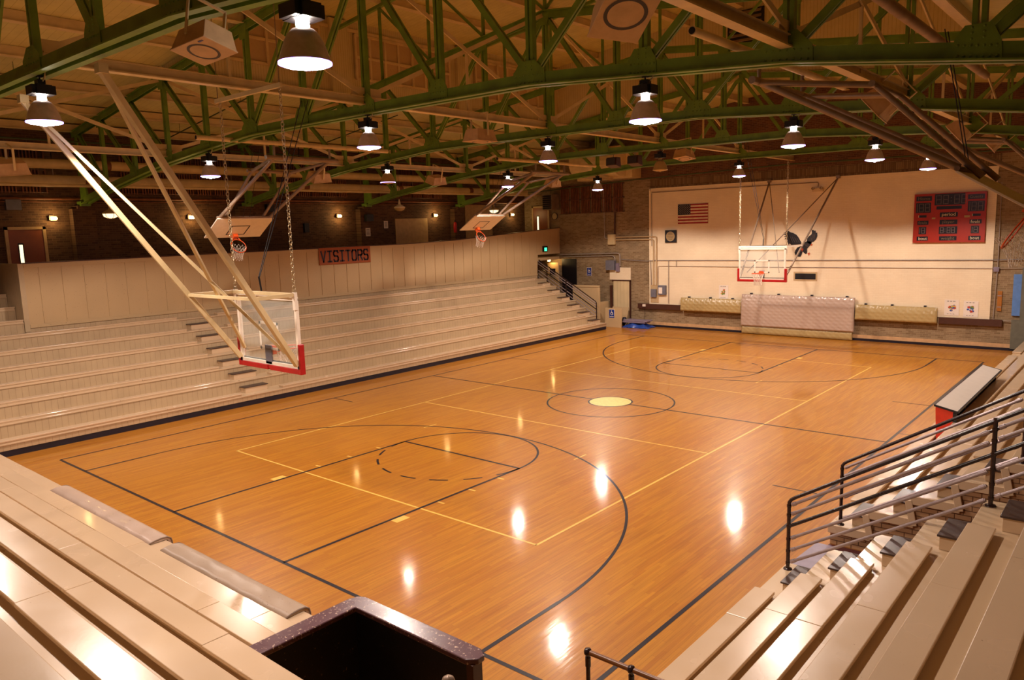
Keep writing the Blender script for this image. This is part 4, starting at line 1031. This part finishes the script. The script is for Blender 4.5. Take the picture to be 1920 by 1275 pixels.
# ------------------------------------------------------------ flag
fg=MB(); x0,x1,z0,z1=-5.93,-4.38,5.04,5.96; y=YF-.05; N=13; h=(z1-z0)/N
for i in range(N): fg.cur=0 if i%2==0 else 1; fg.box(x0,x1,y,y+.012,z1-h*(i+1),z1-h*i)
fg.cur=2; cx=x0+.66; fg.box(x0,cx,y-.003,y,z1-7*h,z1)
fg.cur=1
for r in range(9):
    for c in range(6 if r%2==0 else 5):
        px=x0+.66*(c*2+1+(r%2))/12; pz=z1-7*h*(r+1)/10
        P=[]
        for k in range(10):
            a=math.pi/2+k*math.pi/5; rr=.019 if k%2==0 else .008; P.append((px+rr*math.cos(a),pz+rr*math.sin(a)))
        fg.poly(P,'y',y-.006,y-.003)
tag(fg.build('wall_flag',['flag_red','flag_white','flag_blue']),'striped flag with starry blue canton fixed flat to the cream wall','flag')
# ------------------------------------------------------------ eagle
ea=thing('eagle_cutout','black swooping eagle cutout with orange talons on the cream wall','wall figure',(-.1,YF-.04,3.5))
WL=[(-0.80,4.54),(-0.72,4.53),(-0.71,4.60),(-0.64,4.59),(-0.60,4.60),(-0.51,4.54),(-0.40,4.51),(-0.25,4.43),(-0.16,4.32),(-0.10,4.21),(-0.03,4.10),(-0.04,4.02),(-0.33,4.00),(-0.46,3.99),(-0.53,4.07),(-0.57,3.99),(-0.61,4.09),(-0.67,4.26),(-0.76,4.24),(-0.69,4.33),(-0.79,4.36),(-0.68,4.40),(-0.82,4.45),(-0.69,4.47)]
WR=[(0.40,4.61),(0.47,4.62),(0.49,4.58),(0.56,4.59),(0.58,4.49),(0.63,4.50),(0.64,4.36),(0.59,4.22),(0.50,4.13),(0.41,4.10),(.36,4.02),(0.20,4.10),(0.22,4.26),(0.29,4.35),(0.39,4.42),(0.42,4.49)]
BD=[(0.41,4.10),(0.40,4.01),(0.30,3.92),(0.22,3.82),(0.23,3.71),(0.22,3.62),(0.16,3.60),(0.09,3.66),(0.04,3.71),(0.00,3.58),(-0.05,3.48),(-0.17,3.49),(-0.14,3.60),(-0.21,3.55),(-0.27,3.57),(-0.30,3.66),(-0.27,3.76),(-0.20,3.87),(-0.11,3.91),(-0.02,3.95),(0.03,4.04),(0.10,4.10),(0.22,4.14),(.34,4.14)]
for P,nm in ((WL,'wing'),(WR,'wing'),(BD,'body')): m=MB(); m.poly(P,'y',YF-.05,YF-.02); m.build(nm,'eagle',ea)
m=MB()
for (cx_,cz,sg_) in ((.27,3.62,1),(-.02,3.80,-1)):
    for a in (-.9,-.4,.1,.6): m.tube([(cx_,YF-.055,cz),(cx_+.07*math.cos(a),YF-.06,cz+.07*math.sin(a)),(cx_+.10*math.cos(a-.5),YF-.055,cz+.10*math.sin(a-.5))],[.014,.010,.004],6)
m.build('talons','orange',ea); m=MB(); m.poly([(.40,4.03),(.45,4.0),(.41,3.95),(.38,3.98)],'y',YF-.055,YF-.03); m.build('beak','orange',ea)
m=MB()
for i in range(5): m.tube([(-.62+.1*i,YF-.052,4.40-.03*i),(-.5+.1*i,YF-.052,4.10)],.004,4)
for i in range(4): m.tube([(.33+.06*i,YF-.052,4.16),(.40+.05*i,YF-.052,4.45)],.004,4)
for i in range(3): m.tube([(.06+.05*i,YF-.052,4.05-.05*i),(.3,YF-.052,4.0-.05*i)],.004,4)
m.build('feather_lines','graybrown',ea)
# ------------------------------------------------------------ posters, signs, vent
def poster(x0,x1,z0,z1,lab,cols):
    m=MB(); y=YF-.035; m.box(x0,x1,y,y+.012,z0,z1); m.cur=1; w_=x1-x0; hh=z1-z0
    for i in range(9): 
        if i%3!=2: m.box(x0+w_*(.18+.07*i),x0+w_*(.23+.07*i),y-.002,y,z1-hh*.12,z1-hh*.08); m.box(x0+w_*(.20+.065*i),x0+w_*(.245+.065*i),y-.002,y,z0+hh*.08,z0+hh*.11)
    rd=random.Random(lab)
    for i in range(16):
        m.cur=2+i%len(cols); cx_=x0+w_*rd.uniform(.3,.7); cz=z0+hh*rd.uniform(.32,.66); r=w_*rd.uniform(.05,.12)
        m.poly([(cx_+r*math.cos(k*math.pi/4)*rd.uniform(.7,1.2),cz+r*math.sin(k*math.pi/4)*.8) for k in range(8)],'y',y-.003-.0002*i,y)
    tag(m.build('poster',['paper','ink']+cols),lab,'poster','posters taped to the cream wall')
poster(-3.80,-3.34,1.53,2.16,'white poster with a small green and red picture above the left khaki pad',['pic_green','pic_red','pic_yel'])
poster(5.56,6.06,1.22,1.83,'white poster with a green picture, left one of the pair at right end',['pic_green','pic_yel','pic_red','pic_blue'])
poster(6.21,6.70,1.19,1.80,'white poster with a blue picture, right one of the pair at right end',['pic_blue','pic_blue','pic_red','pic_green'])
v=thing('wall_vent','dark slotted vent in a cream frame under the eagle','vent',(.18,YF,2.5)); m=MB(); m.box(-.33,.68,YF-.035,YF-.02,2.44,2.83); m.build('frame','panel',v); m=MB(); m.box(-.26,.62,YF-.045,YF-.034,2.51,2.76); m.build('grille','black',v)
def adasign(cx_,cz,w_,hh,y,lab):
    r=thing('accessible_sign',lab,'sign',(cx_,y,cz),'blue wheelchair symbol signs'); m=MB(); m.box(cx_-w_/2-.012,cx_+w_/2+.012,y-.008,y,cz-hh/2-.012,cz+hh/2+.012); m.build('white_border','paper',r); m=MB(); m.box(cx_-w_/2,cx_+w_/2,y-.012,y-.008,cz-hh/2,cz+hh/2); m.build('blue_field','sign_blue',r)
    m=MB(); y2=y-.014; q=w_*.3; zc=cz+hh*.08
    m.torus((cx_,y2,zc-q*.25),q*.75,q*.13,'y',20,5); m.tube([(cx_-q*.15,y2,zc+q*1.15),(cx_-q*.1,y2,zc+q*.1),(cx_+q*.55,y2,zc+q*.05),(cx_+q*.9,y2,zc-q*.9)],q*.13,6); m.lathe([(.001,-.004),(q*.2,0),(.001,.004)],(cx_-q*.2,y2,zc+q*1.35),10,'y')
    for i in range(5): m.box(cx_-w_*.36+w_*.155*i,cx_-w_*.36+w_*.155*i+w_*.1,y2-.001,y2+.001,cz-hh*.38,cz-hh*.31)
    m.build('symbol','white',r)
adasign(-11.165,2.69,.27,.42,YF-.0+.02,'blue wheelchair symbol sign on the brick beside the dark doorway')
adasign(-9.0,.68,.30,.42,13.925,'blue wheelchair symbol sign on the cream board standing on the floor')
# ------------------------------------------------------------ pads on the wall
def wallpad(x0,x1,z0,z1,lab,mt,hooks,loc,th=.16,under=None):
    r=thing('wall_pad',lab,'pad',loc,'quilted wall pads'); m=MB(); nx=int((x1-x0)/.045); nz=max(6,int((z1-z0)/.045)); y0=YF-.12
    v=[];f=[]
    for i in range(nx+1):
        for j in range(nz+1):
            x=lerp(x0,x1,i/nx); t=j/nz; z=lerp(z0,z1,t)
            d=th*(1-.55*max(0,(t-.55)/.45)**1.5) 
            q=.5+.5*math.cos((x*7.2+z*7.2)*math.pi)*math.cos((x*7.2-z*7.2)*math.pi)
            d+=.022*q+.008*math.sin(x*23+z*31)+.006*math.sin(x*51-z*17)
            if i in (0,nx) or j in (0,nz): d*=.75
            v.append((x,y0-d,z))
    for i in range(nx):
        for j in range(nz): a=i*(nz+1)+j; f.append((a,a+nz+1,a+nz+2,a+1))
    m.add(v,f,True); m.box(x0+.01,x1-.01,y0-th*.5,y0,z0+.005,z1-.01); m.build('quilted_cover',mt,r)
    for hx in hooks: m=MB(); m.box(hx-.04,hx+.04,y0-.03,YF-.02,z1-.02,z1+.05); m.tube([(hx,y0-.04,z1-.05),(hx,y0-.03,z1+.06)],.02,6); m.build('hook','ink',r)
    return r
wallpad(-5.68,-2.62,.90,1.53,'short khaki quilted pad on the wall, left of the big pad','pad',(-5.3,-4.2,-3.1),(-4.1,YF,.9))
wallpad(2.33,5.36,.90,1.52,'short khaki quilted pad on the wall, right of the big pad','pad',(2.7,3.7,4.9),(3.8,YF,.9))
wallpad(-2.58,2.24,.02,.45,'low khaki pad showing below the big dusty pad, touching the floor','pad',(),(-.1,YF,0),.15)
wallpad(-2.60,2.30,.36,1.80,'big dusty pink grey quilted pad in the middle of the flag wall','pad_lt',(-2.2,-.95,.5,1.95),(-.1,YF,.36),.21)
# ------------------------------------------------------------ conduits and boxes on the far wall
def cond(pts,r,lab,mt='galv',off=.04):
    m=MB(); P=[Vector((x,YF-off-.02,z)) for x,z in pts]; Q=[P[0]]
    for a,b,c in zip(P,P[1:],P[2:]):
        e=.07; Q+= [b+(a-b).normalized()*e, b+((a-b).normalized()+(c-b).normalized())*e*.3, b+(c-b).normalized()*e]
    Q.append(P[-1]); m.tube(Q,r,8); tag(m.build('conduit',mt),lab,'conduit','conduits on the far wall')
cond([(-10.15,6.9),(-10.10,4.42),(-9.85,4.42)],.03,'galvanised conduit dropping beside the radiator into the beige junction box')
cond([(-9.45,6.9),(-9.50,4.6)],.045,'dark pair of conduits dropping down through the radiator to the junction box','ledge')
cond([(-9.46,4.47),(-7.08,4.47),(-7.08,2.1)],.03,'upper cream conduit from the junction box, turning down on the cream wall','panel',.06)
cond([(-9.46,4.33),(-7.24,4.33),(-7.24,2.1)],.03,'lower cream conduit from the junction box, turning down on the cream wall','panel',.06)
cond([(-7.42,3.3),(-7.38,2.1)],.02,'thin conduit at the left edge of the cream wall down to the breaker panel')
cond([(-7.35,6.55),(-7.35,4.0)],.015,'thin vertical wire conduit down the left margin of the cream wall')
cond([(-7.35,6.60),(-.0,6.60),(1.55-.9,6.60),(.62,6.42)],.018,'thin conduit running along the top of the cream wall to the small emergency light','graybrown')
cond([(-13.0,3.58),(-9.35,3.66),(-9.2,3.6),(-9.2,3.0)],.035,'thick conduit from the doorway corner to the grey box')
cond([(-13.0,3.46),(-9.6,3.53),(-9.5,3.4),(-9.5,3.2)],.025,'thinner conduit below the thick one, ending at the grey box')
cond([(-9.1,3.34),(-7.6,3.26),(-7.2,3.30),(7.1,3.36),(8.2,3.40)],.014,'long dark cable conduit running the whole width of the cream wall','gray_box',.06)
cond([(-7.0,2.1),(-7.0,3.02),(-2.0,3.02),(7.0,3.05),(8.2,3.08)],.011,'long pale conduit running just below the dark cable across the cream wall','galv')
cond([(-6.0,3.0),(-6.0,3.32)],.012,'tiny vertical conduit link by the breaker panel')
cond([(-6.42,3.28),(-6.42,1.2)],.016,'thin vertical conduit right of the breaker panel')
cond([(7.22,6.2),(7.25,3.1),(7.2,1.12),(8.05,1.1)],.018,'thin conduit at the right margin, turning towards the grey door')
def wbox(x0,x1,z0,z1,d,lab,mt,nm='junction_box',cat='box',y=YF):
    m=MB(); m.box(x0,x1,y-d,y-.015,z0,z1); return tag(m.build(nm,mt,bevel=.008),lab,cat)
wbox(-9.87,-9.45,4.10,4.62,.16,'beige square junction box high on the brick wall','beige')
wbox(-9.98,-9.46,2.80,3.30,.22,'large grey electrical box on the brick above the folding door','gray_box')
wbox(-9.42,-9.22,2.72,3.15,.14,'small grey disconnect beside the large grey box','mat_gray')
wbox(-7.44,-6.98,1.22,2.10,.05,'cream backing board behind the grey switch boxes','panel','backing_board','board')
wbox(-7.38,-7.08,1.48,1.88,.14,'grey switch box with white label at the lower left of the cream wall','gray_box')
bx_=wbox(-6.97,-6.55,1.62,2.08,.16,'grey breaker panel with white paper label','gray_box','breaker_panel')
m=MB(); m.box(-6.92,-6.72,YF-.165,YF-.16,1.68,1.98); m.build('paper_label','paper',bx_)
wbox(7.12,7.30,2.93,3.10,.1,'small pale round cornered box at the right margin of the cream wall','mat_gray')
wbox(-7.82,-7.66,1.0,1.12,.2,'small white socket cap on the left end of the brown board','white','socket_cap','socket')
cl=thing('scoring_clock','square black framed round clock on the cream wall left of the board','clock',(-6.3,YF,4.45)); m=MB(); m.box(-6.60,-6.00,YF-.10,YF-.02,4.16,4.76); m.build('case','black',cl,bevel=.01)
m=MB(); m.disk((-6.3,YF-.105,4.46),.235,28,'y',True); m.build('dial','shade_dim',cl)
m=MB(); m.lathe([(.235,-.11),(.255,-.115),(.27,-.10)],(-6.3,YF,4.46),28,'y')
for i in range(5): m.box(-6.46+.03*abs(i-2),-6.14-.03*abs(i-2),YF-.108,YF-.105,4.31+.075*i,4.325+.075*i)
m.build('guard_ring','ink',cl)
em=thing('emergency_light','small twin head emergency light near the top of the cream wall','emergency light',(.62,YF,6.25)); m=MB(); m.box(.4,.85,YF-.14,YF-.02,6.22,6.36); m.build('body','beige',em); m=MB(); m.lathe([(.06,-.2),(.05,-.1)],(.45,YF,6.35),10,'y'); m.lathe([(.06,-.2),(.05,-.1)],(.8,YF,6.35),10,'y'); m.build('lamp_heads','shade_dim',em)
# exit sign + corner door area
ex=thing('exit_sign','small green lit exit sign on the partition at its far end','sign',(-13.03,13.75,3.9)); m=MB(); m.box(-13.05,-12.98,13.55,13.93,3.80,4.10); m.build('case','black',ex); m=MB(); m.box(-12.978,-12.975,13.64,13.85,3.84,4.02); m.build('lit_face','green_glow',ex)
m=MB(); m.box(-12.92,-11.98,YF-.02,YF+.032,1.1,3.36); struct('door_3',m,'black')  # flat black sheet painted in for the darkness of the open doorway
dd=thing('landing_door','white door leaf standing open behind the left stair railing','door',(-13.4,14.7,1.1)); m=MB(); m.bar((-13.75,14.9,2.14),(-12.9,14.75,2.14),.05,2.07); m.build('leaf','panel',dd); m=MB(); m.box(-13.5,-13.15,14.74,14.79,2.55,2.85); m.build('black_notice','black',dd)
m=MB(); m.box(-13.9,-11.5,13.15,15.1,.9,1.10); struct('floor_landing',m,'tread')
sconce(14.6,'small lit wall lamp above the white open door at the far left corner',3.30,-13.6)
bw_=thing('stair_wall','low cream panelled wall at the far end of the left stand beside the railing','wall panel',(-10.5,14.0,0)); m=MB(); m.box(-11.45,-9.83,14.0,14.08,0,2.05); m.build('panel_sheet','panel',bw_); m=MB(); m.box(-11.45,-9.80,13.97,14.1,1.97,2.07); m.box(-9.90,-9.80,13.97,14.1,0,2.0); m.build('trim','panel',bw_,bevel=.006)
m=MB(); m.box(-10.15,-9.88,14.2,15.0,0,1.18); tag(m.build('storage_box','panel',bevel=.01),'low cream box between the panelled wall and the folding door','box')
fd=MB(); fd.box(-9.62,-8.66,YF-.04,YF+.02,0,2.24); D4=struct('door_4',fd,'ivory_door'); m=MB(); m.box(-9.82,-9.70,YF-.07,YF+.02,.2,2.0); m.box(-8.66,-8.60,YF-.06,YF+.02,0,2.28); m.box(-9.70,-8.60,YF-.06,YF+.02,2.24,2.30); m.build('door_frame','ledge',D4)
m=MB(); m.box(-9.85,-8.60,YF-.03,YF+.02,2.30,2.93); struct('trim_50',m,'white_brick')
def board(x0,x1,y,zt_,lean,lab): m=MB(); m.bar(((x0+x1)/2,y,.0),((x0+x1)/2,y+lean,zt_),x1-x0,.03,(0,1,0)); tag(m.build('leaning_board','panel',bevel=.004),lab,'board','cream boards by the folding door')
board(-9.55,-8.60,14.62,.93,.25,'cream board leaning in front of the folding door, rear one'); board(-9.40,-8.42,13.9,.97,.06,'cream board standing upright on the floor, carrying the blue sign')
tp=thing('folded_tarp','crumpled blue vinyl tarp on the floor in the far left corner','tarp',(-7.9,14.5,0)); m=MB(); rd=random.Random(3); nx,ny=24,10; v=[];f=[]
for i in range(nx+1):
    for j in range(ny+1):
        a=i/nx; b=j/ny; e=min(1,4*min(a,1-a),4*min(b,1-b)); v.append((-8.55+1.5*a+.05*math.sin(b*9),14.05+.8*b+.05*math.sin(a*13),.02+e*(.20+.03*math.sin(a*17+b*5))+rd.uniform(-.012,.012)))
for i in range(nx):
    for j in range(ny): a=i*(ny+1)+j; f.append((a,a+ny+1,a+ny+2,a+1))
m.add(v,f,True); m.box(-8.5,-7.1,14.08,14.8,0,.05); m.build('vinyl','blue_tarp',tp)
m=MB(); m.box(-8.55,-7.25,14.15,14.72,.245,.31); m.box(-8.50,-7.15,14.17,14.75,.315,.38); tag(m.build('folded_mat','mat_gray',bevel=.015),'grey folded mat lying on top of the blue tarp','mat')
m=MB(); m.lathe([(.001,.45),(.1,.43),(.14,.3),(.13,.1),(.1,0)],(-8.74,14.7,0),14); tag(m.build('duffel_bag','ink',bevel=.0),'small dark bag beside the blue tarp against the cream boards','bag')
m=MB(); m.tube([(-7.74,YF-.1,1.0),(-7.76,YF-.08,.6),(-7.78,YF-.1,.34)],.008,5); tag(m.build('power_cord','black'),'black cord hanging from the socket cap to the blue tarp','cord')
# right margin
m=MB(); m.box(7.29,7.44,YF-.02,YF+.02,1.46,2.21); pk=tag(m.build('wooden_rack','wood_tan',bevel=.004),'narrow vertical brown wooden rack on the brick at right','rack'); 
m=MB(); m.box(7.30,7.43,YF-.04,YF-.02,1.6,1.63); m.box(7.30,7.43,YF-.04,YF-.02,2.02,2.05); m.build('metal_clip','steel',pk)
m=MB(); m.box(7.77,8.03,YF-.06,YF+.02,1.31,2.84); tag(m.build('blue_cabinet','blue_paint',bevel=.006),'tall narrow light blue panel on the brick at the right edge','panel')
m=MB(); m.box(8.05,8.9,14.86,14.92,.05,3.1); m.box(7.80,8.05,14.88,14.92,.10,1.18); struct('door_5',m,'gray_door')
# ------------------------------------------------------------ scorers table
ta=thing('scorers_table','long white topped scorers table with red end panel along the right sideline','table',(8.65,2.3,.325)); y0,y1=-.46,5.0; m=MB()
def slab(x0,x1,ya,yb_,za,zb__,dz): # writing top falls slightly towards the stand
    v=[(x0,ya,za),(x1,ya,zb__),(x1,yb_,zb__),(x0,yb_,za)]; v+=[(a,b,c+dz) for a,b,c in v]; return v,[(0,3,2,1),(4,5,6,7),(0,1,5,4),(1,2,6,5),(2,3,7,6),(3,0,4,7)]
m.add(*slab(8.46,8.87,y0,y1,1.065,.965,.032)); m.build('table_top','laminate',ta)
m=MB()
for a in ((8.435,8.46,y0-.02,y1+.02,1.064,1.06),(8.87,8.895,y0-.02,y1+.02,.965,.960)): m.add(*slab(*a,.04))
for yy in ((y0-.025,y0),(y1,y1+.025)): m.add(*slab(8.435,8.895,yy[0],yy[1],1.064,.960,.04))
m.build('edge_band','black',ta)
m=MB(); m.add([(8.50,y0,.325),(8.79,y0,.325),(8.79,y0,.98),(8.46,y0,1.062),(8.50,y0+.03,.325),(8.79,y0+.03,.325),(8.79,y0+.03,.98),(8.46,y0+.03,1.062)],[(0,1,2,3),(7,6,5,4),(0,4,5,1),(1,5,6,2),(2,6,7,3),(3,7,4,0)],False); m.build('end_panel','table_red',ta)
m=MB(); m.box(8.49,8.51,y0+.03,y1,.42,1.06); m.build('front_panel','table_red',ta)
m=MB(); m.box(8.79,8.86,y0,y0+.04,.765,.96); m.build('leg','black',ta)
for yy in (.9,2.3,3.6,4.9): m=MB(); m.box(8.51,8.79,yy,yy+.03,.325,.97); m.build('divider','black',ta)

m=MB(); m.tube([(8.38,-14.8,0),(8.38,-14.8,1.93)],.04,12); m.lathe([(.042,1.93),(.05,1.945),(.05,1.97),(.04,2.0),(.02,2.015),(.001,2.02)],(8.38,-14.8,0),14)
tag(m.build('rail_post','graybrown'),'rounded grey post top just showing at the bottom edge inside the dark parapet','post')
